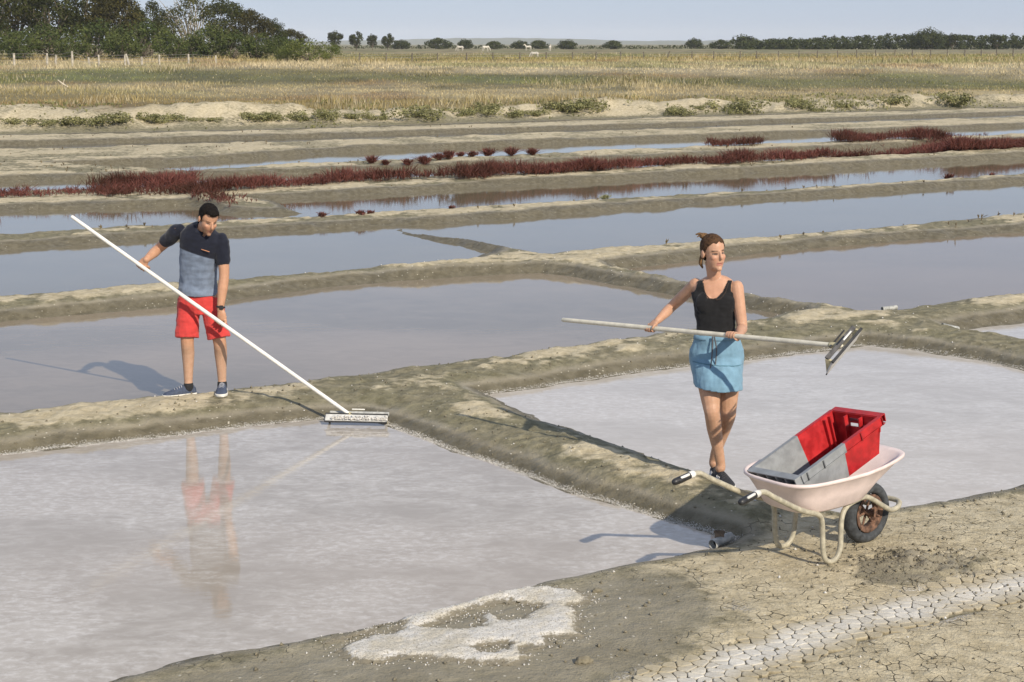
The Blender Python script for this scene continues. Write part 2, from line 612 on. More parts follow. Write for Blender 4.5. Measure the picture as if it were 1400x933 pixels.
def build_ground():
    ys = [5.2]
    while ys[-1] < 12.5:
        ys.append(ys[-1] + .013)
    while ys[-1] < 95:
        ys.append(ys[-1] * 1.0031)
    while ys[-1] < 9000:
        ys.append(ys[-1] * 1.05)
    ys = np.array(ys)
    us = np.concatenate((np.linspace(-1.1, -.36, 70, endpoint=False), np.linspace(-.36, .36, 600), np.linspace(.36, 1.1, 71)[1:]))
    U, Y = np.meshgrid(us, ys)
    X = (U * np.maximum(Y, 9.0)).ravel()
    Y = Y.ravel()
    Z, I = survey(X, Y)
    nx, ny = len(us), len(ys)
    idx = np.arange(nx * ny).reshape(ny, nx)
    F = np.stack((idx[:-1, :-1], idx[:-1, 1:], idx[1:, 1:], idx[1:, :-1]), -1).reshape(-1, 4)
    me = mk_mesh('ground', np.stack((X, Y, Z), -1), F, None, True)
    sd, fg, prof, b = I['sd'], I['fg'], I['prof'], I['b']
    wz = poly_sdf(X, Y, WETZONE, 2.0)
    wetz = sstep(.38, -.32, wz + .24 * fbm(X * 3, Y * 3, 3, 44)) * fg
    damp = sstep(np.interp(Y, [14, 30], [.62, .95]), np.interp(Y, [14, 30], [.08, .35]), (np.clip(sd, 0, None) + .05 * I['mid']) / np.interp(Y, [9, 14, 24, 30, 60], [.5, .6, .6, .52, .52])) * (1 - .45 * fg)
    patch = np.exp(-(((X - PATCH[0]) / .62) ** 2 + ((Y - PATCH[1]) / .30) ** 2) ** 2) * fg * sstep(-.5, .1, I['low'] + I['mid'])
    wet = np.clip(np.maximum.reduce([wetz * .68, damp, patch * .68, I['dug'] * .75]), 0, 1)
    salt = sstep(.05, .0, np.abs(I['near'] - .0)) * .45
    sl = line_dist(X, Y, STRIP) + .10 * fbm(X * 2.2, Y * 2.2, 3, 12)
    strip = sstep(.26, .05, sl) * fg
    spill = sstep(.55, .1, np.abs(wz - .05) * 2.2) * sstep(.0, .5, fbm(X * 2.5, Y * 2.5, 3, 15)) * fg * sstep(1.0, .3, sl)
    bed = sstep(.22, .18, line_dist(X, Y, STRIP)) * fg
    salt = np.clip(np.maximum.reduce([salt, spill * .8, sstep(.38, .12, sl) * .62 * fg]), 0, 1) * (1 - bed)
    dry = np.clip(sstep(-.1, .55, I['low'] * .9 + .5 * I['mid'] + prof * .55 - .28) * sstep(.12, .45, sd), 0, 1) * (1 - fg)
    dry = np.maximum(dry, sstep(30, 48, Y) * sstep(.62, .98, prof + .15 * I['mid']) * (.62 + .3 * I['low']))
    dry = np.maximum(dry, fg * (1 - wet))
    dry = np.maximum(dry, sstep(.4, 1.6, b) * np.clip(.62 + .55 * fbm(X * .8, Y * .8, 3, 69), 0, 1))
    crack = fg * (1 - wetz) * (1 - patch * .6) * (1 - I['dug'])
    dry = dry * (1 - bed)
    wet = np.maximum(wet, bed * .6)  # plate bed takes the wet tone to paint shade into the crack gaps
    crack = crack * (1 - bed)
    set_col(me, np.stack((wet * (b < .5), salt, dry), -1), 'g1')
    grass = sstep(3.2, 5.5, b + 1.6 * fbm(X * .35, Y * .2, 3, 77) + .8 * fbm(X * 1.5, Y * .8, 2, 78))
    set_col(me, np.stack((crack, grass, I['dug']), -1), 'g2')
    set_col(me, field_col(X, Y) * .9, 'fcol')

    m = NT('marsh_ground')
    co = m.coord()
    s1 = m.n('SeparateColor')
    m.l(m.attr('g1').outputs['Color'], s1.inputs[0])
    s2 = m.n('SeparateColor')
    m.l(m.attr('g2').outputs['Color'], s2.inputs[0])
    wet_, salt_, dry_ = s1.outputs
    crack_, grass_, dug_ = s2.outputs
    n_big = m.noise(co, 1.6, 6, .65)
    n_mid = m.noise(co, 9, 6, .62)
    n_fine = m.noise(co, 70, 4, .6)
    mud = m.mix(m.ramp(n_mid, .32, .68), (.150, .133, .080), (.262, .232, .150))
    mud = m.mix(m.ramp(n_big, .35, .65), mud, m.mix(1, mud, (.86, .88, .82), 'MULTIPLY'))
    pale = m.mix(m.ramp(n_mid, .28, .7), (.37, .31, .195), (.54, .468, .32))
    dryf = m.ramp(m.math('ADD', dry_, m.math('MULTIPLY', m.math('SUBTRACT', n_mid, .5), 1.1)), .25, .85)
    c = m.mix(dryf, mud, pale)
    wetc = m.mix(m.ramp(n_big, .3, .7), (.215, .188, .130), (.295, .262, .190))
    wetc = m.mix(m.ramp(wet_, .70, .98), wetc, m.mix(m.ramp(n_mid, .3, .7), (.100, .086, .052), (.165, .143, .092)))
    c = m.mix(m.ramp(m.math('ADD', wet_, m.math('MULTIPLY', m.math('SUBTRACT', n_mid, .5), .5)), .25, .8), c, wetc)
    # scattered grains: shell grit and dark crumbs
    vor = m.n('TexVoronoi')
    m.l(co, vor.inputs['Vector'])
    vor.inputs['Scale'].default_value = 30
    sp = m.n('SeparateColor')
    m.l(vor.outputs['Color'], sp.inputs[0])
    grit = m.math('MULTIPLY', m.ramp(vor.outputs['Distance'], .30, .12), m.ramp(sp.outputs[0], .90, .93))
    c = m.mix(m.math('MULTIPLY', grit, .8), c, (.62, .57, .46))
    dark = m.math('MULTIPLY', m.ramp(vor.outputs['Distance'], .34, .15), m.ramp(sp.outputs[1], .88, .92))
    c = m.mix(m.math('MULTIPLY', dark, .5), c, (.10, .085, .055))
    saltf = m.math('MULTIPLY', m.ramp(m.math('ADD', salt_, m.math('MULTIPLY', m.math('SUBTRACT', n_fine, .5), 1.3)), .35, .75), m.ramp(salt_, .02, .25))
    c = m.mix(m.math('MULTIPLY', saltf, .85), c, (.66, .63, .57))
    # shrinkage cracks in the dry mud, broken up by noise
    wn_ = m.n('TexNoise')
    m.l(co, wn_.inputs['Vector'])
    wn_.inputs['Scale'].default_value = 6
    add = m.n('VectorMath', operation='MULTIPLY_ADD')
    m.l(wn_.outputs['Color'], add.inputs[0])
    add.inputs[1].default_value = (.07, .07, .07)
    m.l(co, add.inputs[2])
    ve = m.n('TexVoronoi', feature='DISTANCE_TO_EDGE', voronoi_dimensions='2D')
    m.l(add.outputs[0], ve.inputs['Vector'])
    ve.inputs['Scale'].default_value = 16.0
    gate = m.ramp(m.noise(co, 9.5, 3, .6), .50, .60)
    width = m.math('MULTIPLY_ADD', gate, .052, .016)
    cr = m.n('MapRange', interpolation_type='SMOOTHSTEP')
    m.l(ve.outputs['Distance'], cr.inputs[0])
    cr.inputs[1].default_value = 0.0
    m.l(width, cr.inputs[2])
    cr.inputs[3].default_value, cr.inputs[4].default_value = 1.0, 0.0
    crk = m.math('MULTIPLY', m.math('MULTIPLY', cr.outputs[0], crack_), m.math('MAXIMUM', gate, .12))
    c = m.mix(m.math('MULTIPLY', crk, .85), c, (.085, .07, .045))
    gcol = m.mix(m.ramp(n_mid, .3, .7), m.mix(1, m.attr('fcol').outputs['Color'], (.7, .7, .65), 'MULTIPLY'), m.attr('fcol').outputs['Color'])
    c = m.mix(grass_, c, gcol)
    rough = m.math('SUBTRACT', .95, m.math('MULTIPLY', wet_, m.ramp(n_mid, .3, .7, .25, .5)))
    m.set(Base_Color=c, Roughness=rough)
    m.b.inputs['Specular IOR Level'].default_value = .35
    h = m.math('ADD', m.math('MULTIPLY', n_fine, .35), m.math('MULTIPLY', n_mid, 1.0))
    h = m.math('SUBTRACT', h, m.math('MULTIPLY', crk, 1.2))
    h = m.math('ADD', h, m.math('MULTIPLY', saltf, .25))
    m.bump(h, 1.0, .026)
    me.materials.append(m.mat)
    return tag(link('ground', me), kind='structure')


GROUND = build_ground()


# ------------------------------------------------------------------ water
def water_mat(name, c1, c2, streak, rough, wave, scale=1.0, film=0.0):
    m = NT(name)
    co = m.coord((.62, 1.0, 1.0))
    n1 = m.noise(co, 1.3 * scale, 6, .62, .6)
    n2 = m.noise(co, 7.0 * scale, 5, .6, 1.2)
    f = m.ramp(m.math('ADD', m.math('MULTIPLY', n1, .55), m.math('MULTIPLY', n2, .45)), .36, .64)
    c = m.mix(f, c1, c2)
    n3 = m.noise(co, .45 * scale, 3, .5)
    c = m.mix(m.math('MULTIPLY', m.ramp(n3, .4, .65), .6), c, m.mix(.5, c, streak))
    if film:
        n4 = m.noise(co, 21, 7, .72, .2)
        crust = m.math('MULTIPLY', m.ramp(n4, .44, .66), m.ramp(n1, .36, .60))
        c = m.mix(m.math('MULTIPLY', crust, film), c, (.66, .63, .59))
        m.set(Roughness=m.math('ADD', m.math('MULTIPLY', crust, .08 * film), m.ramp(n1, .3, .7, rough, rough * 1.8)))
    else:
        m.set(Roughness=m.ramp(n1, .3, .7, rough, rough * 1.5))
    m.set(Base_Color=c, IOR=1.34)
    w = m.n('TexNoise')
    mp = m.coord((1.0, 3.2, 1.0))
    m.l(mp, w.inputs['Vector'])
    w.inputs['Scale'].default_value = 9.0
    w.inputs['Detail'].default_value = 3
    m.bump(w.outputs[0], wave, .012)
    return m.mat


W_SALT = water_mat('milky_brine', (.335, .297, .248), (.455, .415, .362), (.395, .336, .276), .012, .035, 1.0, .52)
W_SALT2 = water_mat('pale_brine', (.43, .39, .337), (.53, .488, .432), (.485, .425, .36), .03, .06, 1.0, .6)
W_PINK = water_mat('rosy_brine', (.185, .152, .106), (.238, .195, .140), (.43, .335, .24), .02, .03, .6, .0)
W_MUD = water_mat('still_brine', (.195, .148, .098), (.23, .176, .118), (.26, .19, .13), .035, .035, .6, .0)
W_BLUE = water_mat('still_water', (.16, .134, .086), (.195, .163, .104), (.17, .15, .11), .03, .03, .5, .0)
W_DARK = water_mat('ditch_water', (.09, .082, .06), (.12, .105, .075), (.1, .1, .1), .08, .04, .5, .0)
WATER = {'near_left': W_SALT, 'right': W_SALT2, 'far_right_sliver': W_SALT2, 'behind_man': W_PINK, 'behind_woman': W_MUD, 'blue_left': W_BLUE,
         'blue_right': W_BLUE, 'red_shore': W_BLUE, 'thin': W_BLUE, 'upper': W_BLUE, 'ditch_low': W_DARK, 'ditch_bank': W_DARK}


def grow(poly, d):
    n = len(poly)
    area = sum(poly[i][0] * poly[(i + 1) % n][1] - poly[(i + 1) % n][0] * poly[i][1] for i in range(n))
    s = 1 if area > 0 else -1
    out = []
    for i in range(n):
        a, b, c = poly[i - 1], poly[i], poly[(i + 1) % n]
        e1, e2 = b - a, c - b
        nn = unit(np.array((e1[1], -e1[0])) / np.linalg.norm(e1) + np.array((e2[1], -e2[0])) / np.linalg.norm(e2))
        out.append(b + s * nn * d)
    return out


for k, (key, poly) in enumerate(PANS.items()):
    g = grow(poly, .22 if key in ('near_left', 'right', 'behind_man') else .18 + .004 * poly[:, 1].mean())
    c = poly.mean(0)
    me = mk_mesh('pan_water', [(p[0] - c[0], p[1] - c[1], 0) for p in g], [tuple(range(len(g)))], WATER[key])
    if me.polygons[0].normal.z < 0:
        me.flip_normals()
    tag(link('pan_water', me, None, (c[0], c[1], -.0012 * k)), kind='structure')


# ------------------------------------------------------------------ far hills
def build_hills():
    V, F = [], []
    xs = np.linspace(-4200, 4200, 260)
    for i, x in enumerate(xs):
        px = 700 + x / 5200 * FPX
        top = 11 + 9 * math.exp(-((px - 640) / 110) ** 2) + 5 * math.exp(-((px - 760) / 90) ** 2) + 4 * math.exp(-((px - 1120) / 220) ** 2)
        top += 2.2 * float(fbm(x / 60, 0, 3, 5)) + 1.5 * float(fbm(x / 25, 3, 2, 8))
        top = max(top, 4)
        V += [(x, 5000, -2), (x, 5080, top * .7), (x, 5250, top), (x, 6200, top * .5), (x, 6300, -2)]
        if i:
            for k in range(4):
                a = (i - 1) * 5 + k
                F.append((a, a + 5, a + 6, a + 1))
    m = NT('hill_wood')
    co = m.coord()
    m.set(Base_Color=m.mix(m.noise(co, .02, 5), (.05, .07, .04), (.13, .13, .08)), Roughness=1.0)
    tag(link('hills', mk_mesh('hills', V, F, m.mat, True)), kind='structure')


build_hills()

# ================================================================== VEGETATION
ORD = ['first', 'second', 'third', 'fourth', 'fifth', 'sixth', 'seventh', 'eighth', 'ninth', 'tenth', 'eleventh', 'twelfth', 'thirteenth', 'fourteenth',
       'fifteenth', 'sixteenth', 'seventeenth', 'eighteenth', 'nineteenth', 'twentieth', 'twenty-first', 'twenty-second', 'twenty-third', 'twenty-fourth',
       'twenty-fifth', 'twenty-sixth', 'twenty-seventh', 'twenty-eighth', 'twenty-ninth', 'thirtieth']


def leaf_mat(name, dark, lite, trans=.25):
    m = NT(name)
    a = m.attr('col')
    s = m.n('SeparateColor')
    m.l(a.outputs['Color'], s.inputs[0])
    c = m.mix(s.outputs[0], dark, lite)
    m.set(Base_Color=c, Roughness=.65)
    m.b.inputs['Specular IOR Level'].default_value = .08
    tr = m.n('BsdfTranslucent')
    m.l(c, tr.inputs['Color'])
    mx = m.n('MixShader')
    mx.inputs[0].default_value = trans
    m.l(m.b.outputs[0], mx.inputs[1])
    m.l(tr.outputs[0], mx.inputs[2])
    m.l(mx.outputs[0], m.out.inputs['Surface'])
    return m.mat


L_OAK = leaf_mat('evergreen_leaf', (.020, .026, .008), (.074, .082, .022))
L_OAKB = leaf_mat('brown_oak_leaf', (.030, .030, .010), (.10, .088, .026))
L_OLIVE = leaf_mat('olive_leaf', (.05, .055, .02), (.15, .15, .055))
L_BUSH = leaf_mat('bush_leaf', (.04, .06, .018), (.13, .15, .045))
L_BRIGHT = leaf_mat('broom_leaf', (.07, .095, .025), (.20, .215, .065))
L_FAR = leaf_mat('far_leaf', (.030, .040, .013), (.085, .098, .032))
L_SEA = leaf_mat('seablite_leaf', (.13, .135, .055), (.34, .32, .15))
L_RED = leaf_mat('glasswort_stem', (.062, .030, .020), (.205, .074, .062), .2)
BARK = plain('bark', (.16, .13, .095), .9, .25, 3.0)
BARK_PALE = plain('pale_bark', (.30, .265, .20), .9, .2, 3.0)


def quads_cloud(P, N, size, aspect=.6):
    """leaf quads at P facing roughly N"""
    n = len(P)
    N = N + rng.normal(0, .6, (n, 3))
    N /= np.linalg.norm(N, axis=1, keepdims=True) + 1e-9
    T = np.cross(N, rng.normal(0, 1, (n, 3)))
    T /= np.linalg.norm(T, axis=1, keepdims=True) + 1e-9
    B = np.cross(N, T)
    s = (size * rng.uniform(.6, 1.35, n))[:, None]
    a, b = T * s * .5, B * s * .5 * aspect
    V = np.stack((P - a, P - b * 1.0 + a * .1, P + a, P + b), 1).reshape(-1, 3)
    return V, np.arange(4 * n).reshape(n, 4)


def crown_geo(clumps, leaf, per):
    """clumps: (centre, radius) list -> leaf quads on lumpy clump shells, with a light/dark tone per leaf"""
    Ps, Ns, Ts = [], [], []
    for c, r in clumps:
        k = max(12, int(per * r * r))
        d = rng.normal(0, 1, (k, 3))
        d /= np.linalg.norm(d, axis=1, keepdims=True)
        rr = r * rng.uniform(.45, 1.08, k) ** .6
        Ps.append(np.array(c) + d * rr[:, None] * (1, 1, .82))
        Ns.append(d + (0, 0, .3))
        Ts.append(np.clip(rng.uniform(.15, .75) + rng.normal(0, .22, k), 0, 1))
    P, N, T = np.concatenate(Ps), np.concatenate(Ns), np.concatenate(Ts)
    V, F = quads_cloud(P, N, leaf)
    return V, F, np.repeat(T, 4)


def crown_mesh(name, clumps, leaf, per, mat):
    V, F, T = crown_geo(clumps, leaf, per)
    me = mk_mesh(name, V, F, mat)
    set_col(me, T[:, None] * np.ones(3))
    return me


def tree_meshes(h, r, trunk_h, nclump, leaf, per, mat, bark, bare=0, flat=.9):
    """a trunk with limbs and a crown of leaf clumps, standing at the origin"""
    clumps, limbs = [], []
    top = np.array((rng.normal(0, .15), rng.normal(0, .15), trunk_h))
    limbs.append(tube([(0, 0, -.3), (rng.normal(0, .12), rng.normal(0, .1), trunk_h * .5), top], [h * .03, h * .024, h * .02], 7))
    cz = trunk_h + (h - trunk_h) * .48
    for i in range(nclump):
        a, e = rng.uniform(0, 2 * math.pi), rng.uniform(-1, 1)
        q = math.sqrt(1 - e * e)
        k = rng.uniform(.35, 1.0) ** .5
        c = np.array((math.cos(a) * q * r * k, math.sin(a) * q * r * k, cz + e * (h - trunk_h) * .47 * k * flat))
        c[:2] *= 1 - .35 * max(0, (c[2] - cz) / (h - trunk_h) * 2) ** 2
        clumps.append((c, r * rng.uniform(.2, .42)))
        if i % 2 == 0:
            mid = top * .5 + c * .5 + rng.normal(0, .12 * r, 3) - (0, 0, .1 * r)
            limbs.append(tube([top - (0, 0, trunk_h * .3 * rng.uniform(0, 1)), mid, c], [h * .014, h * .009, h * .003], 5, per=3))
    for i in range(bare):
        a = rng.uniform(0, 2 * math.pi)
        tip = np.array((math.cos(a) * r * rng.uniform(.5, 1.2), math.sin(a) * r * .8, rng.uniform(.55, 1.04) * h))
        b0 = np.array((rng.normal(0, .3), rng.normal(0, .3), trunk_h * rng.uniform(.3, 1)))
        mid = b0 * .45 + tip * .55 + (0, 0, .12 * h) + rng.normal(0, .2, 3)
        limbs.append(tube([b0, mid, tip], [h * .009, h * .006, h * .002], 5, per=4))
        for k in range(3):
            q = mid * (1 - k * .25) + tip * k * .25
            limbs.append(tube([q, q + rng.normal(0, .16 * r, 3) + (0, 0, .12 * r)], [h * .004, h * .0015], 4))
    tv, tf = join(limbs)
    return crown_mesh('crown', clumps, leaf, per, mat), mk_mesh('trunk', tv, tf, bark, True)


def put_tree(name, label, meshes, loc, s, rot=None, group=None, sz=None):
    t = thing(name, label, 'tree' if 'tree' in name else 'bush', loc, rot if rot is not None else rng.uniform(0, 6.28), group)
    t.scale = (s, s, sz or s)
    link('crown', meshes[0], t)
    link('trunk', meshes[1], t)
    return t


def field_z(x, y):
    return gz(x, y)


# ---- the wood on the left
OAKS = [tree_meshes(10, 3.9, 1.5, 44, .34, 95, mt, BARK) for mt in (L_OAK, L_OAKB, L_OAK)]
OLIVES = [tree_meshes(9.5, 3.6, 1.2, 40, .30, 60, L_OLIVE, BARK_PALE, 12) for _ in range(1)]
BUSHES = [tree_meshes(3.2, 2.3, .3, 30, .24, 130, L_BUSH, BARK, 3, 1.05) for _ in range(2)]
BRIGHTS = [tree_meshes(3.0, 2.6, .4, 22, .24, 110, L_BRIGHT, BARK, 3) for _ in range(1)]
wood = [  # centre px, distance, top px, mesh, width factor, label
    (-35, 205, -62, OAKS[0], 'tall dark evergreen tree cut by the left edge of the picture'),
    (22, 232, -46, OAKS[1], 'tall dark evergreen tree second from the left edge'),
    (70, 214, -40, OAKS[2], 'tall dark evergreen tree third from the left edge with visible trunk'),
    (118, 238, -52, OAKS[0], 'tall dark evergreen tree fourth from the left edge'),
    (160, 216, -24, OAKS[1], 'tall dark evergreen tree fifth from the left, before the sky gap'),
    (206, 236, -4, OAKS[2], 'shorter dark tree just below the small gap of sky'),
    (262, 214, -20, OLIVES[0], 'olive-brown half-bare tree with pale spreading branches'),
    (308, 240, -8, OAKS[0], 'dark tree directly right of the half-bare tree'),
    (343, 234, 8, OAKS[1], 'dark rounded tree second right of the half-bare tree'),
    (372, 246, 22, OAKS[2], 'lower dark tree at the right shoulder of the wood'),
    (398, 262, 37, OAKS[1], 'small tree ending the wood on the right'),
]
for px, y, top, mesh, lab in wood:
    base = at_y(px, 60, y)
    z0 = field_z(base[0], y)
    h = at_y(px, top, y)[2] - z0
    s = h / (9.5 if mesh in OLIVES else 10.0)
    put_tree('evergreen_tree' if mesh not in OLIVES else 'half_bare_tree', lab, mesh, (base[0], y, z0), max(s, .62), group='trees of the wood on the left', sz=s)
under = [(-12, 188, 36), (28, 184, 44), (62, 198, 34), (98, 186, 50), (136, 200, 30), (168, 194, 44), (200, 200, 30), (232, 190, 46), (262, 200, 52), (290, 200, 36), (322, 198, 44), (352, 200, 46), (384, 196, 50)]
for i, (px, y, top) in enumerate(under):
    base = at_y(px, 60, y)
    z0 = field_z(base[0], y)
    s = (at_y(px, top, y)[2] - z0) / 3.2
    put_tree('undergrowth_bush', 'green bush at the foot of the left wood, %s from the left' % ORD[i], BUSHES[i % 2], (base[0], y, z0), s * 1.1, group='bushes under the wood', sz=s)
for px, y, top, s0, lab in ((418, 158, 54, 1.15, 'yellow-green bush behind the fence at the right end of the wood'),
                            (448, 166, 60, .9, 'low yellow-green bush right of the larger one by the fence'),
                            (390, 160, 64, .8, 'low yellow-green bush left of the larger one by the fence')):
    base = at_y(px, 60, y)
    z0 = field_z(base[0], y)
    s = (at_y(px, top, y)[2] - z0) / 3.0
    put_tree('broom_bush', lab, BRIGHTS[0], (base[0], y, z0), s * s0, sz=s)

# ---- four round trees and the bushes along the horizon
ROUND = [tree_meshes(5.6, 2.1, 1.2, 44, .42, 90, L_OAK, BARK) for _ in range(2)]
for i, (px, top, lab) in enumerate(((458, 40, 'leftmost of the small round trees on the horizon'), (487, 42, 'second from the left of the small round trees on the horizon'),
                                    (509, 45, 'third from the left of the small round trees on the horizon'), (530, 45, 'rightmost of the small round trees on the horizon'))):
    y = 430 + 14 * i
    b = at_y(px, 60, y)
    z0 = field_z(b[0], y)
    s = (at_y(px, top, y)[2] - z0) / 5.6
    put_tree('round_tree', lab, ROUND[i % 2], (b[0], y, z0), s * (.92 if i != 2 else .75), group='small round trees on the horizon', sz=s)
FARB = [tree_meshes(4.0, 3.4, .3, 40, .55, 40, L_FAR, BARK, 0, 1.05) for _ in range(2)]
farb = [(548, 56), (600, 53), (636, 55), (676, 57), (712, 57), (737, 56), (776, 56), (838, 56), (950, 54), (985, 55), (1016, 50)]
for i, (px, top) in enumerate(farb):
    y = 560 + 13 * (i % 3)
    b = at_y(px, 60, y)
    z0 = field_z(b[0], y)
    s = (at_y(px, top, y)[2] - z0) / 4.0
    put_tree('horizon_bush', 'dark bush on the horizon right of the round trees, %s from the left' % ORD[i], FARB[i % 2], (b[0], y, z0), s * rng.uniform(1.0, 1.5), group='bushes along the horizon', sz=s)
b = at_y(1268, 60, 500)
PINE = tree_meshes(6.4, 5.2, .6, 60, .5, 40, L_FAR, BARK, 0)
put_tree('clump_tree', 'tallest dark spreading tree rising over the hedge on the right horizon', PINE, (b[0], 500, field_z(b[0], 500)), 1.0, .4, sz=(at_y(1268, 40, 500)[2] - 1.2) / 6.4)
for px, top, lab in ((1302, 44, 'small umbrella-topped tree over the hedge, right of the tallest tree'), (1363, 46, 'small dark tree over the hedge nearest the right edge')):
    b = at_y(px, 60, 520)
    z0 = field_z(b[0], 520)
    s = (at_y(px, top, 520)[2] - z0) / 5.6
    put_tree('hedge_tree', lab, ROUND[0], (b[0], 520, z0), s * 1.1, group='trees over the right hedge', sz=s)


def build_hedge():
    cl = []
    for px in np.arange(1012, 1560, 1.8):
        y = 540 + rng.uniform(-12, 12)
        top = np.interp(px, [1012, 1060, 1120, 1180, 1240, 1300, 1400, 1560], [57, 54, 52, 50, 48, 49, 49, 49]) + rng.normal(0, 1.3)
        b = at_y(px, 60, y)
        z0 = 1.2
        ht = at_y(px, top, y)[2] - z0
        for k in range(3):
            r = rng.uniform(.8, 1.3)
            cl.append(((b[0] + rng.normal(0, .6), y + rng.normal(0, 1.5), z0 + max(ht - r * .8, .2) * (1 if k == 0 else rng.uniform(.1, .7))), r))
    for px in np.concatenate((np.arange(548, 1010, 5), np.arange(-60, 545, 6))):
        y = 620 + rng.uniform(-20, 20)
        b = at_y(px, 60, y)
        r = rng.uniform(.6, 1.2)
        cl.append(((b[0], y, 1.2 + r * .5), r))
    tag(link('hedgerow', crown_mesh('hedgerow', cl, .7, 30, L_FAR)), 'long dark hedge along the right horizon', None, None, 'stuff')


build_hedge()


# ---- grass of the pasture: single blades, the colour of each stand its own
def build_grass():
    n = 190000
    Y = np.exp(rng.uniform(math.log(62), math.log(300), n))
    U = rng.uniform(-.5, .5, n)
    X = U * Y
    Z, I = survey(X, Y)
    keep = I['b'] + 1.6 * fbm(X * .35, Y * .2, 3, 77) > 3.6
    keep &= rng.uniform(0, 1, n) < .35 + .65 * sstep(-.35, .2, fbm(X * .4, Y * .25, 3, 101))
    X, Y, Z = X[keep], Y[keep], Z[keep]
    n = len(X)
    tall = .10 + .26 * sstep(0, .6, fbm(X * .16, Y * .06, 3, 103)) + .10 * sstep(115, 140, Y)
    h = tall * rng.uniform(.6, 1.4, n)
    w = np.clip(Y / 60, 1, 4) * .017 * rng.uniform(.7, 1.3, n)
    lean = rng.normal(0, .3, (n, 2)) * h[:, None]
    a = rng.uniform(-.9, .9, n)
    dx, dy = np.cos(a) * w, np.sin(a) * w
    P = np.stack((X, Y, Z - .02), -1)
    V = np.stack((P - np.stack((dx, dy, 0 * dx), -1), P + np.stack((dx, dy, 0 * dx), -1), P + np.stack((lean[:, 0], lean[:, 1], h), -1)), 1).reshape(-1, 3)
    c = field_col(X, Y) * rng.uniform(.72, 1.4, n)[:, None]
    straw = (rng.uniform(0, 1, n) < .05 + .3 * sstep(.1, .6, fbm(X * .16, Y * .06, 3, 103)))[:, None]
    c = np.where(straw, np.array((.42, .36, .235)) * rng.uniform(.7, 1.15, n)[:, None], c)
    me = mk_mesh('grass', V, np.arange(3 * n).reshape(n, 3))
    set_col(me, np.repeat(c, 3, 0))
    m = NT('pasture_grass')
    col = m.attr('col').outputs['Color']
    m.set(Base_Color=col, Roughness=.8)
    m.b.inputs['Specular IOR Level'].default_value = .15
    me.materials.append(m.mat)
    tag(link('grass', me), 'dry straw and green grass of the pasture', None, None, 'stuff')


build_grass()


# ---- plants of the marsh: shrubs on the bank, red glasswort on the dykes
def stalk_mesh(name, X, Y, H, mat, wide=.02, tone=None, side=2, off=None):
    Z, _ = survey(X, Y)
    n = len(X)
    Vs, Fs, Ts, k0 = [], [], [], 0
    T = rng.uniform(0, 1, n) if tone is None else tone
    for k in range(side + 1):       # main shoot and side shoots: slim diamonds
        base = np.stack((X, Y, Z + (0 if k == 0 else .25 * H) - .01), -1)
        hh = H if k == 0 else H * rng.uniform(.4, .75, n)
        tip = base + np.stack((rng.normal(0, .16, n) * H * (1 + k * .9), rng.normal(0, .16, n) * H * (1 + k * .9), hh), -1)
        a = rng.uniform(-1.2, 1.2, n)
        ww = wide * rng.uniform(.7, 1.4, n)
        d = np.stack((np.cos(a) * ww, np.sin(a) * ww, 0 * ww), -1)
        mid = base * .45 + tip * .55
        Vs.append(np.stack((base, mid + d, tip, mid - d), 1).reshape(-1, 3))
        Fs.append(np.arange(4 * n).reshape(n, 4) + k0)
        k0 += 4 * n
        Ts.append(np.repeat(T * (.75 + .25 * (k > 0)), 4))
    V, F, T = np.concatenate(Vs), np.concatenate(Fs), np.concatenate(Ts)
    if off is not None:
        V = V - np.array(off)
    me = mk_mesh(name, V, F, mat)
    set_col(me, T[:, None] * np.ones(3))
    return me


def red_strip(px0, py0, px1, py1, dens, h, sy):
    a, b = at_z(px0, py0, .13), at_z(px1, py1, .13)
    L = np.linalg.norm(b - a)
    n = int(L * dens * 1.7)
    t = rng.uniform(0, 1, n)
    P = a[None] + (b - a)[None] * t[:, None]
    X, Y = P[:, 0] + rng.normal(0, .12, n), P[:, 1] + rng.normal(0, sy, n)
    k = rng.uniform(0, 1, n) < .30 + .75 * sstep(-.4, .15, fbm(X * 1.1, Y * .8, 2, 207))
    X, Y = X[k], Y[k]
    return X, Y, h * rng.uniform(.45, 1.2, len(X)) * (.75 + .5 * sstep(-.4, .5, fbm(X * 1.6, Y * 1.2, 2, 209)))


RED = [(-120, 271, 170, 263, 130, 0.22, 0.3), (140, 256, 262, 253, 240, 0.32, 0.5), (150, 265, 290, 263, 140, 0.24, 0.3), (270, 263, 480, 249, 120, 0.27, 0.22), (270, 268, 330, 278, 60, 0.2, 0.25), (470, 248, 620, 243, 120, 0.29, 0.2), (620, 245, 830, 233, 200, 0.33, 0.22), (840, 233, 950, 225, 90, 0.26, 0.2), (955, 227, 1130, 217, 170, 0.3, 0.22), (1130, 215, 1300, 206, 190, 0.28, 0.28), (1300, 208, 1560, 195, 300, 0.36, 0.32), (1145, 196, 1290, 192, 260, 0.34, 0.35), (1230, 200, 1430, 195, 260, 0.32, 0.35), (968, 203, 1036, 200, 120, 0.26, 0.22), (1260, 188, 1352, 184, 60, 0.22, 0.25)]
xs, yy, hh = [np.concatenate(q) for q in zip(*[red_strip(*r) for r in RED])]
_tone = np.clip(.45 + .75 * fbm(xs * .55, yy * .5, 3, 219) + rng.normal(0, .18, len(xs)), 0, 1)
tag(link('glasswort', stalk_mesh('glasswort', xs, yy, hh, L_RED, .0075, _tone, 4)), 'dark red glasswort growing along the dyke crests', None, None, 'stuff')

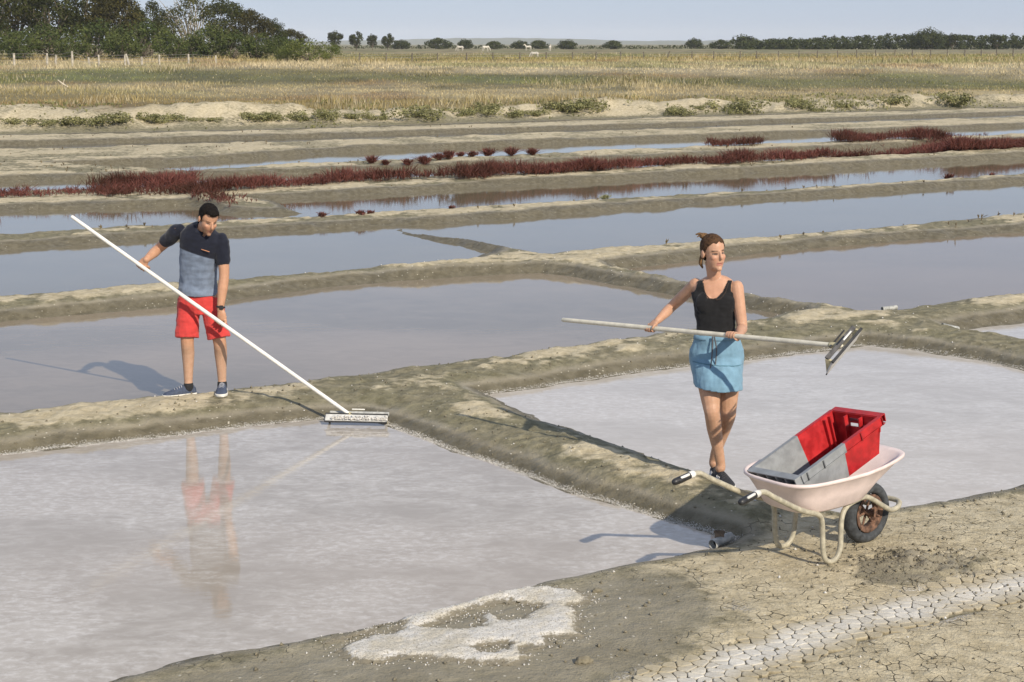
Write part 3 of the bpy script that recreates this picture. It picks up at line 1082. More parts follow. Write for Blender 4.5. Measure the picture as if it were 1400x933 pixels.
tufts = [(432, 228, .16), (265, 226, .12), (350, 234, .2), (508, 221, .2), (527, 222, .14), (543, 224, .13), (557, 221, .17), (580, 220, .22), (600, 217, .18), (613, 216, .24), (630, 212, .14), (646, 213, .16),
         (667, 210, .26), (699, 211, .26), (710, 206, .14), (727, 210, .2), (775, 203, .13), (806, 201, .2), (848, 214, .14)]
tufts.sort()
for i, (px, py, h) in enumerate(tufts):
    c = at_z(px, py + 3, .14)
    z = gz(c[0], c[1])
    n = 70
    X, Y = c[0] + rng.normal(0, h * .2, n), c[1] + rng.normal(0, h * .2, n)
    me = stalk_mesh('glasswort_tuft', X, Y, h * 1.05 * rng.uniform(.5, 1.15, n), L_RED, .009, None, 4, (c[0], c[1], z))
    tag(link('glasswort_tuft', me, None, (c[0], c[1], z)), 'small red-brown tuft on the dyke behind the red plants, %s from the left' % ORD[i], 'plant', 'lone tufts behind the red strip')
lone = [(493, 291, .16, 'tiny dark weed on the dyke crest right of the man, left of a pair'), (506, 290, .12, 'tiny dark weed on the dyke crest right of the man, right of a pair'),
        (617, 282, .12, 'tiny weed on the dyke crest midway between the two people'), (827, 268, .16, 'small green weed on the dyke crest left of the woman'),
        (1297, 241, .22, 'small reddish weed on the dyke crest far right'), (1357, 237, .12, 'tiny reddish weed on the dyke crest nearest the right edge'),
        (440, 293, .15, 'small weed on the dyke crest just right of the man')]
for px, py, h, lab in lone:
    c = at_z(px, py + 2, .13)
    z = gz(c[0], c[1])
    n = 30
    X, Y = c[0] + rng.normal(0, h * .2, n), c[1] + rng.normal(0, h * .2, n)
    me = stalk_mesh('dyke_weed', X, Y, .65 * h * rng.uniform(.5, 1.15, n), L_SEA if 'green' in lab else L_RED, .008, None, 3, (c[0], c[1], z))
    tag(link('dyke_weed', me, None, (c[0], c[1], z)), lab, 'plant', 'weeds on the dyke crest')

SHRUBS = []
for q in range(3):
    cl = [(np.array((rng.normal(0, .46), rng.normal(0, .3), rng.uniform(.03, .30))), rng.uniform(.10, .27)) for _ in range(20)]
    SHRUBS.append(crown_mesh('shrub', cl, .085, 1500, L_SEA))
bank_sh = [(20, 170, .8), (70, 171, .8), (108, 170, 1.1), (165, 168, 1.3), (196, 166, .5), (232, 164, 1.0), (258, 163, .35), (285, 165, .5), (345, 163, 1.0), (362, 161, .7), (382, 165, .8), (410, 164, .7),
           (440, 162, 1.1), (478, 162, .8), (509, 163, .8), (572, 159, 1.5), (640, 157, 1.1), (668, 154, 1.3), (705, 157, .9), (728, 158, .9), (765, 150, 1.3), (800, 149, 1.5), (928, 155, 1.2), (955, 149, .6),
           (1012, 150, 1.6), (1092, 145, 1.3), (1118, 151, .6), (1160, 146, 1.1), (1216, 141, 1.3), (1300, 142, 1.6)]
for i, (px, py, s) in enumerate(bank_sh):
    # stand the shrub on the face of the bank
    Yt = np.arange(46, 110, .3)
    ps = np.array([at_y(px, py + 1.5, y_) for y_ in Yt])
    zz = survey(ps[:, 0], ps[:, 1])[0]
    hit = np.nonzero(ps[:, 2] <= zz)[0]
    best = ps[hit[0]] if len(hit) else at_z(px, py, .5)
    o = tag(link('bank_shrub', SHRUBS[i % 3], None, (best[0], best[1], gz(best[0], best[1]) - .04)), 'grey-green shrub on the pale earth bank, %s from the left' % ORD[i], 'shrub', 'shrubs on the earth bank')
    o.scale = (s * 1.05, s, s * .72)
    o.rotation_euler = (0, 0, rng.uniform(0, 6.28))


def build_scrub():
    n = 42000
    Y = rng.uniform(50, 108, n)
    X = rng.uniform(-.5, .5, n) * Y
    _, I = survey(X, Y)
    b = I['b']
    k = (b > .2) & (b < 7.5) & (rng.uniform(0, 1, n) < .04 + .9 * sstep(.12, .5, fbm(X * .30, Y * .35, 3, 301) + .12 * sstep(3.0, 5.5, b)))
    X, Y = X[k], Y[k]
    h = .10 + .16 * sstep(-.2, .6, fbm(X * .5, Y * .5, 2, 303))
    tag(link('bank_scrub', stalk_mesh('bank_scrub', X, Y, h * rng.uniform(.5, 1.3, len(X)), L_SEA, .028, None, 2)), 'low olive scrub patched over the earth bank', None, None, 'stuff')
    # debris and weed stubs along the far dykes
    n = 5200
    Y = np.exp(rng.uniform(math.log(24), math.log(60), n))
    X = rng.uniform(-.45, .45, n) * Y
    _, I = survey(X, Y)
    k = (I['sd'] > .25) & (I['b'] < 0) & (rng.uniform(0, 1, n) < sstep(.0, .5, fbm(X * .8, Y * .6, 3, 311)))
    X, Y = X[k], Y[k]
    tag(link('dyke_stubble', stalk_mesh('dyke_stubble', X, Y, rng.uniform(.03, .11, len(X)), leaf_mat('dry_stub', (.10, .075, .045), (.24, .19, .11)), .012, None, 2)), 'brown weed stubble on the far dykes', None, None, 'stuff')


build_scrub()

# ================================================================== THE TWO PEOPLE
def rot(yaw, pitch, roll=0.0):
    return np.array(Matrix.Rotation(yaw, 3, 'Z') @ Matrix.Rotation(pitch, 3, 'X') @ Matrix.Rotation(roll, 3, 'Y'))


def skin_mat():
    m = NT('skin')
    co = m.coord()
    c = m.attr('col').outputs['Color']
    n = m.noise(co, 30, 4)
    m.set(Base_Color=m.mix(m.ramp(n, .3, .7), m.mix(1, c, (.88, .86, .84), 'MULTIPLY'), c), Roughness=.5)
    m.b.inputs['Subsurface Weight'].default_value = .08
    m.b.inputs['Subsurface Radius'].default_value = (.02, .008, .004)
    m.b.inputs['Specular IOR Level'].default_value = .35
    return m.mat


def cloth_mat(name, col, weave=900, var=.08, attr=False, fold=14):
    m = NT(name)
    co = m.coord()
    base = m.attr('col').outputs['Color'] if attr else col
    n1 = m.noise(co, 18, 5)
    n2 = m.noise(co, weave, 2)
    c = m.mix(m.ramp(n1, .3, .7), m.mix(1, base, (1 - 2 * var,) * 3, 'MULTIPLY'), m.mix(1, base, (1 + var,) * 3, 'MULTIPLY'))
    c = m.mix(m.ramp(n2, .35, .65, 0, .25), c, m.mix(1, c, (1.25, 1.25, 1.25), 'MULTIPLY'))
    m.set(Base_Color=c, Roughness=.88)
    m.b.inputs['Specular IOR Level'].default_value = .2
    m.b.inputs['Sheen Weight'].default_value = .15
    m.bump(m.noise(co, fold, 2, .45, .3), .3, .02)
    return m.mat


SKIN = skin_mat()
HAIR_D = plain('dark_hair', (.0085, .006, .0045), .75, .25, 60, .003, spec=.15)
HAIR_B = plain('brown_hair', (.075, .040, .020), .7, .3, 60, .003, spec=.15)
HAIR_L = plain('fair_hair', (.17, .095, .042), .65, .35, 90, .003, spec=.2)
RUBBER_W = plain('white_rubber', (.66, .64, .58), .7, .1, 40)
BLACK_PL = plain('black_plastic', (.02, .02, .021), .45, .2, 40)


def head_parts(c, M):
    def L(p):
        return tuple(M @ np.array(p) + c)
    E = lambda p, r: ellipsoid(L(p), r, M)
    return [E((0, .012, .035), (.073, .093, .086)), E((0, -.026, -.03), (.061, .066, .082)), E((0, -.032, -.074), (.048, .05, .046)), E((0, -.072, -.101), (.021, .019, .018)),
            E((.030, -.058, -.022), (.026, .026, .024)), E((-.030, -.058, -.022), (.026, .026, .024)),
            tube([L((0, -.084, .016)), L((0, -.104, -.016)), L((0, -.100, -.029))], [.008, .0125, .0105], 8),
            E((.076, .014, -.006), (.010, .02, .031)), E((-.076, .014, -.006), (.010, .02, .031))]


def face_paint(co, no, c, M, skin, lips, beard=0.0):
    """shape the eyes, brow and mouth and colour them; returns (coords, colours)"""
    q = (co - c) @ M
    x, y, z = q.T
    near = (np.abs(x) < .1) & (y < .02) & (z > -.125) & (z < .13) & (y > -.13)
    front = near & (y < -.035)
    g = lambda u, s: np.exp(-(u / s) ** 2)
    push = np.zeros(len(co))
    for sx in (-1, 1):
        push += .0085 * g(x - sx * .031, .015) * g(z - .003, .011)
        push -= .004 * g(x - sx * .028, .022) * g(z - .022, .008)
    push += .0035 * g(x, .02) * g(z + .0655, .0035) - .003 * g(x, .016) * g(z + .058, .005) - .0035 * g(x, .015) * g(z + .074, .005)
    dirn = M @ np.array((0, 1.0, 0))
    co = co + (push * front)[:, None] * dirn
    col = np.tile(np.array(skin), (len(co), 1))

    def blend(w, rgb):
        nonlocal col
        w = (w * front)[:, None]
        col = col * (1 - w) + np.array(rgb) * w
    cheek = sum(g(x - s * .036, .02) * g(z + .03, .02) for s in (-1, 1))
    blend(.45 * cheek, (.50, .20, .13))
    if beard:
        blend(beard * sstep(-.035, -.06, z) * (1 - .6 * g(x, .02) * g(z + .066, .012)), (.10, .065, .045))
    blend(.85 * sstep(.026, .020, np.abs(x)) * sstep(.0125, .009, np.abs(z + .066)), lips)
    for s in (-1, 1):
        blend(.85 * sstep(.020, .015, np.abs(x - s * .031)) * sstep(.0045, .003, np.abs(z - .0235 + .12 * np.abs(np.abs(x) - .028))), (.05, .03, .02))
        blend(.95 * sstep(.0165, .013, np.abs(x - s * .031)) * sstep(.0065, .0045, np.abs(z - .003)), (.05, .032, .025))
        blend(.5 * sstep(.004, .002, np.abs(np.abs(x - s * .031) - .009)) * sstep(.003, .0015, np.abs(z - .001)), (.38, .32, .28))
    return co, col


def cut(me, keep):
    """delete the vertices where keep is false"""
    bm = bmesh.new()
    bm.from_mesh(me)
    bm.verts.ensure_lookup_table()
    bmesh.ops.delete(bm, geom=[bm.verts[i] for i in np.nonzero(~keep)[0]], context='VERTS')
    bm.to_mesh(me)
    bm.free()
    me.update()


def finish(name, me, mat, root, solid=0.0):
    co = get_co(me)
    put_co(me, co - _off(root))
    me.materials.clear()
    me.materials.append(mat)
    o = link(name, me, root)
    if solid:
        md = o.modifiers.new('thick', 'SOLIDIFY')
        md.thickness = solid
        md.offset = -1
    return o


def ring_stack(rows, s0, s1, n=32, per=4, grow_=0.0, p=2.25):
    """rows (centre, half width, half depth) -> torso loft; side vector turns from s0 to s1"""
    P = [np.array(r[0], float) for r in rows]
    k = len(rows)
    tt = np.linspace(0, k - 1, (k - 1) * per + 1)
    C = np.array(catmull(P, per))
    A = np.interp(tt, np.arange(k), [r[1] for r in rows]) + grow_
    B = np.interp(tt, np.arange(k), [r[2] for r in rows]) + grow_
    rings = []
    for i, t in enumerate(tt):
        sx = unit(np.array(s0) * (1 - t / (k - 1)) + np.array(s1) * t / (k - 1))
        tan = unit(C[min(i + 1, len(C) - 1)] - C[max(i - 1, 0)])
        sx = unit(sx - tan * np.dot(sx, tan))
        sy = np.cross(tan, sx)
        rings.append(sellipse(C[i], sx, sy, A[i], B[i], n, p))
    return loft(rings)


def grip_hand(pc, pd, pr, wrist, flip=1, s=1.0):
    """palm and five fingers closed round a pole through pc along pd"""
    pd = unit(pd)
    n = np.array(wrist) - pc
    n = unit(n - pd * np.dot(n, pd))
    t = np.cross(pd, n) * flip
    parts = []
    palm_c = pc + n * (pr + .016 * s)
    wr = np.array(wrist)
    parts.append(tube([wr, wr * .5 + palm_c * .5 + n * .004, palm_c + t * .006], [.026 * s, .034 * s, .036 * s], 12, side=np.cross(unit(palm_c - wr), pd), flat=.55))
    for k, (off, r, end) in enumerate(((-.033, .0080, 205), (-.011, .0088, 225), (.011, .0086, 222), (.032, .0076, 200))):
        pts = []
        for a in np.linspace(-8, end, 7):
            a = math.radians(a)
            rad = pr + r * .85 + (.006 if a < .8 else 0)
            pts.append(pc + pd * off * s * (-1) + rad * (math.cos(a) * n + math.sin(a) * t))
        parts.append(tube(pts, [r * s * f for f in (1.15, 1.1, 1.05, 1.0, .95, .9, .82)], 8, per=3))
    pts = []
    for a, o_ in ((20, .030), (-35, .046), (-80, .050), (-125, .046)):
        a = math.radians(a)
        rad = pr + .009 + (.008 if a > -.2 else 0)
        pts.append(pc + pd * o_ * s + rad * (math.cos(a) * n + math.sin(a) * t))
    parts.append(tube(pts, [.0125 * s, .0115 * s, .0105 * s, .009 * s], 8, per=3))
    return parts


def shoe(root, heel, d, length, zg, upper, sole, lace, tilt=0.0, stripes=None, collar=None):
    """a laced low shoe standing on zg, heel at (x, y), pointing along d"""
    d = unit((d[0], d[1], 0))
    sd = np.array((-d[1], d[0], 0))
    h = np.array((heel[0], heel[1], zg))
    ts = [0, .06, .2, .36, .52, .68, .82, .93, 1.0]
    wid = [v * 1.08 for v in (.020, .030, .034, .035, .040, .046, .046, .036, .016)]
    top = [.066, .088, .094, .096, .084, .066, .053, .044, .028]
    R = []
    for t, w, tp in zip(ts, wid, top):
        c = h + d * length * t
        R.append([c + sd * w * x + np.array((0, 0, .018 + (tp - .018) * zf)) for x, zf in
                  ((-.94, 0), (-1, .25), (-.92, .55), (-.62, .85), (-.25, 1), (.25, 1), (.62, .85), (.92, .55), (1, .25), (.94, 0))])
    up = obj('shoe', loft(R), upper, root, True)
    S = []
    for t, w in zip(ts, wid):
        c = h + d * (length * t * 1.03 - .004)
        w = w + .004
        S.append([c + sd * w * x + np.array((0, 0, zz)) for x, zz in ((-1, .004), (-1.0, .022), (-.9, .026), (.9, .026), (1.0, .022), (1, .004), (.9, 0), (-.9, 0))])
    obj('sole', loft(S), sole, up, True)
    lt = []
    for t, w, z in ((.44, .019, .093), (.51, .021, .088), (.58, .023, .080), (.65, .025, .071)):
        c = h + d * length * t
        lt.append(tube([c + sd * w + (0, 0, z - .010), c + (0, 0, z + .002), c - sd * w + (0, 0, z - .010)], .0028, 6))
    obj('lace', join(lt), lace, up)
    if stripes is not None:
        for t in (.34, .43, .52):
            for s_ in (-1, 1):
                a = h + d * length * (t + .05) + sd * s_ * .0385 + np.array((0, 0, .026))
                b = h + d * length * (t - .02) + sd * s_ * .0330 + np.array((0, 0, .062))
                obj('stripe', tube([a, (a + b) / 2 + sd * s_ * .0035, b], .0048, 6), stripes, up)
    return up


def limb_col(me, root_skin, tan):
    return None


def fold_noise(me, amp, sc, seed, stretch=(1, 1, 1)):
    co, no = get_co(me), get_no(me)
    off = Vector((seed * 3.1, seed * 1.7, seed))
    st = Vector(stretch)
    d = np.array([mnoise.noise(Vector((p[0] * st.x, p[1] * st.y, p[2] * st.z)) * sc + off) + .5 * mnoise.noise(Vector((p[0] * st.x, p[1] * st.y, p[2] * st.z)) * sc * 2.3 + off) for p in co])
    put_co(me, co + no * (amp * d)[:, None])


POLE_R = .0165


# ---------------------------------------------------------------- the man
def build_man():
    g = lambda px, py, y: at_y(px, py, y)
    f1, f2 = at_z(254, 536, .12), at_z(303, 536, .12)
    root = thing('person', 'man in navy and grey polo shirt and red shorts raking with a long pole', 'person', ((f1[0] + f2[0]) / 2, f1[1], gz((f1[0] + f2[0]) / 2, f1[1])))
    YB = 13.58
    s_hip, s_sh = (1, .06, -.02), unit((.97, -.10, -.23))
    torso = [(g(272, 420, YB), .120, .100), (g(272, 410, YB), .158, .112), (g(272, 398, YB), .162, .115), (g(271, 384, YB - .02), .148, .106), (g(271, 368, YB - .05), .146, .106),
             (g(272, 350, YB - .08), .154, .115), (g(274, 335, YB - .11), .166, .115), (g(275, 324, YB - .13), .164, .098), (g(277, 315, YB - .14), .115, .075), (g(278, 309, YB - .15), .065, .060)]
    hc = g(285, 300, YB - .26)
    HM = rot(math.radians(32), math.radians(30), math.radians(4))
    S1, E1, W1 = g(243, 316, YB - .08), g(217, 340, YB + .10), g(200.5, 354.5, YB - .09)
    S2, E2, W2 = g(303.5, 331, YB - .13), g(306.5, 376, YB - .15), g(302.5, 412, YB - .19)
    pole_a, pole_b = at_y(99, 297, 13.66), at_y(487, 571, 13.13)
    pd = unit(pole_b - pole_a)

    def on_pole(px):
        ts = np.linspace(0, 1, 400)
        best = min(ts, key=lambda t: abs(700 + FPX * (lambda p: p[0] / (p[1] * CP + (CAM_H - p[2]) * SP))(pole_a + (pole_b - pole_a) * t) - px))
        return pole_a + (pole_b - pole_a) * best
    h1, h2 = on_pole(194), on_pole(301)
    W1 = h1 + unit(W1 - h1) * .085
    W2 = h2 + unit(np.array((.004, .012, .10))) * .10
    K1, A1 = g(256, 465, YB - .07), g(257.5, 520, YB + .0)
    K2, A2 = g(300, 466, YB - .06), g(303.5, 518, YB + .03)
    H1, H2 = g(258, 405, YB), g(287, 405, YB)
    parts = [ring_stack(torso, s_hip, s_sh)]
    parts.append(tube([g(278, 316, YB - .12), hc + HM @ np.array((0, .022, -.075))], [.062, .056], 14, round_ends=True))
    parts += head_parts(hc, HM)
    parts.append(tube([S1, S1 * .5 + E1 * .5, E1, E1 * .6 + W1 * .4, W1], [.058, .050, .043, .044, .029], 12))
    parts.append(tube([S2, S2 * .5 + E2 * .5, E2, E2 * .6 + W2 * .4, W2], [.058, .050, .043, .044, .029], 12))
    parts += grip_hand(h1, pd, POLE_R, W1, 1, 1.1)
    parts += grip_hand(h2, pd, POLE_R, W2, -1, 1.1)
    for H, K, A, bk in ((H1, K1, A1, .02), (H2, K2, A2, .02)):
        parts.append(tube([H, H * .5 + K * .5, K, K * .65 + A * .35 + (0, bk, 0), K * .3 + A * .7 + (0, bk * .6, 0), A, A - (0, 0, .04)], [.086, .076, .056, .055, .044, .037, .038], 14))
    me = remesh(parts, .0052, 4)
    co, no = get_co(me), get_no(me)
    co, col = face_paint(co, no, hc, HM, (.50, .275, .17), (.36, .16, .12), .5)
    leg = sstep(.62, .5, co[:, 2])[:, None]
    col = col * (1 - leg) + np.array((.51, .32, .22)) * leg
    put_co(me, co)
    set_col(me, col)
    finish('body', me, SKIN, root)
    # hair
    hp = [ellipsoid(HM @ np.array((0, .016, .040)) + hc, (.081, .099, .094), HM), ellipsoid(HM @ np.array((0, .045, -.01)) + hc, (.070, .064, .07), HM),
          ellipsoid(HM @ np.array((0, -.045, .098)) + hc, (.055, .045, .032), HM)]
    hm = remesh(hp, .005, 3)
    fold_noise(hm, .004, 55, 2)
    q = (get_co(hm) - hc) @ HM
    hl = np.interp(q[:, 1], [-.11, -.06, -.035, -.012, .008, .03, .06], [.076, .070, .058, -.022, -.015, -.04, -.065]) + .004 * np.sin(q[:, 0] * 300)
    hl = hl + .016 * np.exp(-((np.abs(q[:, 0]) - .045) / .016) ** 2) * (q[:, 1] < -.03)
    cut(hm, q[:, 2] > hl)
    finish('hair', hm, HAIR_D, root)
    # polo shirt
    sh = [(g(271, 401, YB), .168, .140), (g(271, 393, YB - .005), .164, .136)] + [(c, a + .010, b + .012) for c, a, b in torso[3:8]] + [(torso[8][0] + np.array((0, 0, .006)), .132, .092), (torso[9][0] + np.array((0, 0, .0)), .078, .076)]
    ps = [ring_stack(sh, s_hip, s_sh, 36), tube([g(276, 320, YB - .13), g(278.5, 312, YB - .16)], [.10, .073], 18)]
    for S, E in ((S1, E1), (S2, E2)):
        ps.append(tube([S * 1.1 - E * .1, S, S * .70 + E * .30, S * .45 + E * .55], [.050, .063, .064, .063], 16))
    pm = remesh(ps, .0055, 10)
    fold_noise(pm, .006, 9, 5, (1.4, 1.4, .6))
    fold_noise(pm, .0045, 7, 15, (.9, .9, 2.6))
    co = get_co(pm)
    # the neckline opens in a short placket towards the head
    nb = np.array(g(279, 318, YB - .2))
    q = co - nb
    cut(pm, ~((np.abs(q[:, 0] - .006) < np.clip((q[:, 2] + .03) * 1.0, 0, .055)) & (q[:, 1] < .055) & (q[:, 2] > -.03)))
    co = get_co(pm)
    line = g(246, 334, YB)[2] + (co[:, 0] - g(246, 334, YB)[0]) * ((g(300, 352, YB)[2] - g(246, 334, YB)[2]) / (g(300, 352, YB)[0] - g(246, 334, YB)[0]))
    up = sstep(-.004, .004, co[:, 2] - line)
    arm = ((co[:, 0] < g(246.5, 330, YB)[0]) & (co[:, 2] > g(247, 350, YB)[2])) | (co[:, 0] > g(297.5, 345, YB)[0]) & (co[:, 2] > g(300, 366, YB)[2])
    up = np.maximum(up, arm.astype(float))[:, None]
    set_col(pm, np.array((.011, .013, .023)) * up + np.array((.165, .205, .275)) * (1 - up))
    shirt = finish('polo_shirt', pm, cloth_mat('polo_cloth', (1, 1, 1), 700, .10, True), root, .004)
    tag(shirt, 'navy upper half and grey-blue lower half')
    # collar
    cl = []
    cc = g(279, 314, YB - .165)
    for a in np.linspace(-2.55, 2.55, 17):
        cl.append(cc + HM @ np.array((math.sin(a) * .070, math.cos(a) * .066 + .0, 0)) * np.array((1, 1, .5)) + np.array((0, 0, .012 - .030 * (1 - math.cos(a)) / 2)))
    obj('collar', tube(cl, .013, 8, per=2), cloth_mat('collar_cloth', (.015, .018, .03)), shirt, True)
    obj('chest_stripe', tube([g(275.5, 341.2, YB - .245), g(279, 342.3, YB - .25), g(286, 344.5, YB - .245)], .0032, 6), plain('orange_thread', (.55, .25, .12), .8), shirt)
    # shorts
    ps = [ring_stack([(g(272, 430, YB - .01), .10, .10), (g(272, 420, YB), .160, .122), (g(272, 409, YB), .166, .126), (g(271.5, 398, YB), .158, .120), (g(271.5, 392, YB), .148, .112)], s_hip, s_hip, 32)]
    for H, K in ((H1, K1), (H2, K2)):
        ps.append(tube([H * .95 + K * .05, H * .62 + K * .38, H * .06 + K * .94], [.094, .096, .099], 20, round_ends=False))
    sm = remesh(ps, .006, 4)
    fold_noise(sm, .009, 10, 9, (1.3, 1.3, .5))
    fold_noise(sm, .005, 9, 19, (.8, .8, 2.6))
    shorts = finish('shorts', sm, cloth_mat('red_cotton', (.52, .050, .045), 500, .07), root)
    # watch
    wc = W2 * .93 + E2 * .07
    wd = unit(W2 - E2)
    fr = frame(wd, (1, 0, 0))
    band = [wc + fr @ np.array((0, math.cos(a) * .033, math.sin(a) * .033)) for a in np.linspace(0, 2 * math.pi, 17)]
    wt = obj('watch', tube(band, .0085, 8, round_ends=False, per=1), BLACK_PL, root, True)
    obj('watch_face', box(wc + np.array((.012, -.034, .0)), (.034, .012, .036), None, .004), plain('dark_glass', (.03, .03, .035), .12), wt)
    # shoes and ankle socks
    navy, gum = plain('navy_canvas', (.055, .072, .115), .85, .15, 50, .002), RUBBER_W
    for A, hd, d, sz in ((A1, np.array((A1[0] + .055, A1[1] + .03)), (-.90, -.42), .285), (A2, np.array((A2[0] - .005, A2[1] + .07)), (.10, -1), .275)):
        dd = unit((d[0], d[1]))
        mid = hd + dd * .14
        zg = max(gz(*mid), gz(*(hd + dd * .24)) - .012, gz(*hd) - .012) - .004
        shoe(root, hd, d, sz, zg, navy, gum, plain('pale_lace', (.45, .45, .47), .8))
        obj('sock', tube([A - (0, 0, .07), A - (0, 0, .034)], [.042, .041], 14), plain('black_sock', (.018, .018, .02), .95), root, True)
    return root, pole_a, pole_b


# ---------------------------------------------------------------- the woman
def build_woman():
    g = lambda px, py, y: at_y(px, py, y)
    YB = 10.84
    base = at_z(986, 656, .12)
    root = thing('person', 'woman in black sleeveless top and light blue skirt holding a pole across herself', 'person', (base[0], base[1], gz(base[0], base[1])))
    s_hip, s_sh = (1, -.08, .0), unit((.95, -.22, -.11))
    torso = [(g(979, 512, YB), .105, .095), (g(980, 498, YB), .168, .112), (g(980, 483, YB), .170, .115), (g(979.5, 466, YB - .01), .140, .100), (g(979, 449, YB - .01), .120, .088),
             (g(978, 432, YB), .128, .092), (g(977, 415, YB), .140, .098), (g(977, 401, YB + .01), .146, .088), (g(977, 391, YB + .01), .150, .070), (g(977, 383.5, YB + .015), .118, .056), (g(976.5, 378, YB + .015), .062, .050)]
    hc = g(975.5, 345.5, YB - .045)
    HM = rot(math.radians(24), math.radians(2), math.radians(-3))
    S1, E1, W1 = g(951, 389, YB + .05), g(919, 419, YB + .24), g(897, 442, YB + .10)
    S2, E2, W2 = g(1007.5, 392.5, YB - .04), g(1014.5, 447, YB - .10), g(1005, 455, YB - .33)
    pole_a, pole_b = at_y(770, 437.5, 11.5), at_y(1150, 473.5, 9.85)
    pd = unit(pole_b - pole_a)

    def on_pole(px):
        ts = np.linspace(0, 1, 400)
        best = min(ts, key=lambda t: abs(700 + FPX * (lambda p: p[0] / (p[1] * CP + (CAM_H - p[2]) * SP))(pole_a + (pole_b - pole_a) * t) - px))
        return pole_a + (pole_b - pole_a) * best
    h1, h2 = on_pole(889), on_pole(1000)
    W1 = h1 + unit(np.array((.05, .02, .045))) * .072
    W2 = h2 + unit(np.array((.052, .05, -.012))) * .075
    H1, K1, A1 = g(966, 494, YB - .01), g(973.5, 565, YB - .14), g(985, 633, YB - .04)
    H2, K2, A2 = g(996, 494, YB + .01), g(995, 570, YB + .0), g(976.5, 627, YB + .18)
    bust = [ellipsoid(g(966, 415, YB - .062), (.060, .036, .058)), ellipsoid(g(990, 417, YB - .068), (.060, .036, .058))]
    parts = [ring_stack(torso, s_hip, s_sh)] + bust
    parts.append(tube([g(976.5, 388, YB + .02), g(976.5, 378, YB + .0), hc + HM @ np.array((0, .02, -.07))], [.058, .049, .048], 14))
    parts += head_parts(hc, HM)
    parts.append(tube([S1, S1 * .5 + E1 * .5, E1, E1 * .62 + W1 * .38, W1], [.046, .042, .036, .037, .025], 12))
    parts.append(tube([S2, S2 * .5 + E2 * .5, E2, E2 * .62 + W2 * .38, W2], [.046, .042, .037, .037, .025], 12))
    parts += grip_hand(h1, pd, POLE_R, W1, -1, .95)
    parts += grip_hand(h2, pd, POLE_R, W2, 1, .95)
    for H, K, A in ((H1, K1, A1), (H2, K2, A2)):
        parts.append(tube([H, H * .55 + K * .45, H * .15 + K * .85, K, K * .68 + A * .32 + (0, .022, 0), K * .3 + A * .7 + (0, .012, 0), A, A - (0, 0, .04)],
                          [.088, .078, .060, .053, .053, .040, .033, .036], 14))
    me = remesh(parts, .0050, 4)
    co, no = get_co(me), get_no(me)
    co, col = face_paint(co, no, hc, HM, (.52, .30, .195), (.42, .17, .14))
    chest = np.exp(-(np.linalg.norm(co - g(978, 398, YB - .07), axis=1) / .11) ** 2)[:, None]
    col = col * (1 - .35 * chest) + np.array((.48, .22, .13)) * .35 * chest
    leg = sstep(.85, .7, co[:, 2])[:, None]
    col = col * (1 - leg) + np.array((.50, .295, .19)) * leg
    put_co(me, co)
    set_col(me, col)
    finish('body', me, SKIN, root)
    # hair drawn back to a tuft
    hp = [ellipsoid(HM @ np.array((0, .016, .038)) + hc, (.080, .100, .091), HM), ellipsoid(HM @ np.array((0, .05, -.005)) + hc, (.066, .060, .066), HM)]
    hm = remesh(hp, .0048, 3)
    fold_noise(hm, .002, 45, 3, (2.4, .5, 1.6))
    q = (get_co(hm) - hc) @ HM
    hl = np.interp(q[:, 1], [-.11, -.065, -.03, .0, .02, .045, .07], [.086, .078, .046, -.012, -.028, -.05, -.07]) - .004 + .005 * np.sin(q[:, 0] * 130 + 1) + .004 * np.sin(q[:, 1] * 260)
    cut(hm, q[:, 2] > hl)
    hair = finish('hair', hm, HAIR_B, root)
    kn = HM @ np.array((-.026, .078, .104)) + hc
    bp = [ellipsoid(kn, (.032, .034, .022), HM)]
    for k in range(9):
        a = rng.uniform(0, 6.28)
        tip = kn + HM @ np.array((math.cos(a) * .026 - .026, math.sin(a) * .022 + .016, rng.uniform(-.010, .016)))
        bp.append(tube([kn, (kn + tip) / 2 + (0, 0, .010), tip], [.013, .009, .003], 6))
    obj('hair_tuft', join(bp), HAIR_L, hair, True)
    lk = HM @ np.array((-.066, .045, -.05)) + hc
    obj('loose_lock', tube([lk + (0, 0, .03), lk + HM @ np.array((-.006, .004, -.02)), lk + HM @ np.array((.006, .0, -.055))], [.012, .014, .006], 8), HAIR_L, hair, True)
    # top
    tp = [ring_stack([(c, a + .009, b + .009) for c, a, b in torso[3:10]], s_hip, s_sh, 40)] + [ellipsoid(np.mean(np.array(b_[0]), 0), (.078, .047, .080)) for b_ in bust]
    tm = remesh(tp, .0048, 14)
    fold_noise(tm, .005, 11, 7, (1.3, 1.3, .8))
    fold_noise(tm, .006, 8, 17, (.9, .9, 2.8))
    co = get_co(tm)
    cc = np.array(g(977, 390, YB))
    lat = (co - cc) @ np.array(s_sh)
    z = co[:, 2] - cc[2]
    fr_ = co[:, 1] < cc[1] + .01
    neck_w = np.interp(z, [-.085, -.07, -.03, .03, .10], [0, .030, .062, .082, .088])
    neck = fr_ & (z > -.085) & (np.abs(lat - .004) < neck_w)
    neck |= (~fr_) & (z > -.03) & (np.abs(lat) < np.interp(z, [-.03, .0, .05], [.03, .07, .09]))
    arm = (z > -.055) & (np.abs(lat) > np.interp(z, [-.055, -.03, .0, .05], [.150, .122, .116, .116]))
    cut(tm, ~(neck | arm))
    top = finish('sleeveless_top', tm, cloth_mat('black_jersey', (.012, .012, .013), 800, .1), root, .004)
    lace = []
    for t in np.linspace(-1, 1, 25):
        zz = -.086 + .115 * abs(t) ** 1.6
        xx = math.copysign(np.interp(zz, [-.085, -.07, -.03, .03, .10], [0, .030, .062, .082, .088]), t) + .004
        lace.append((xx, zz))
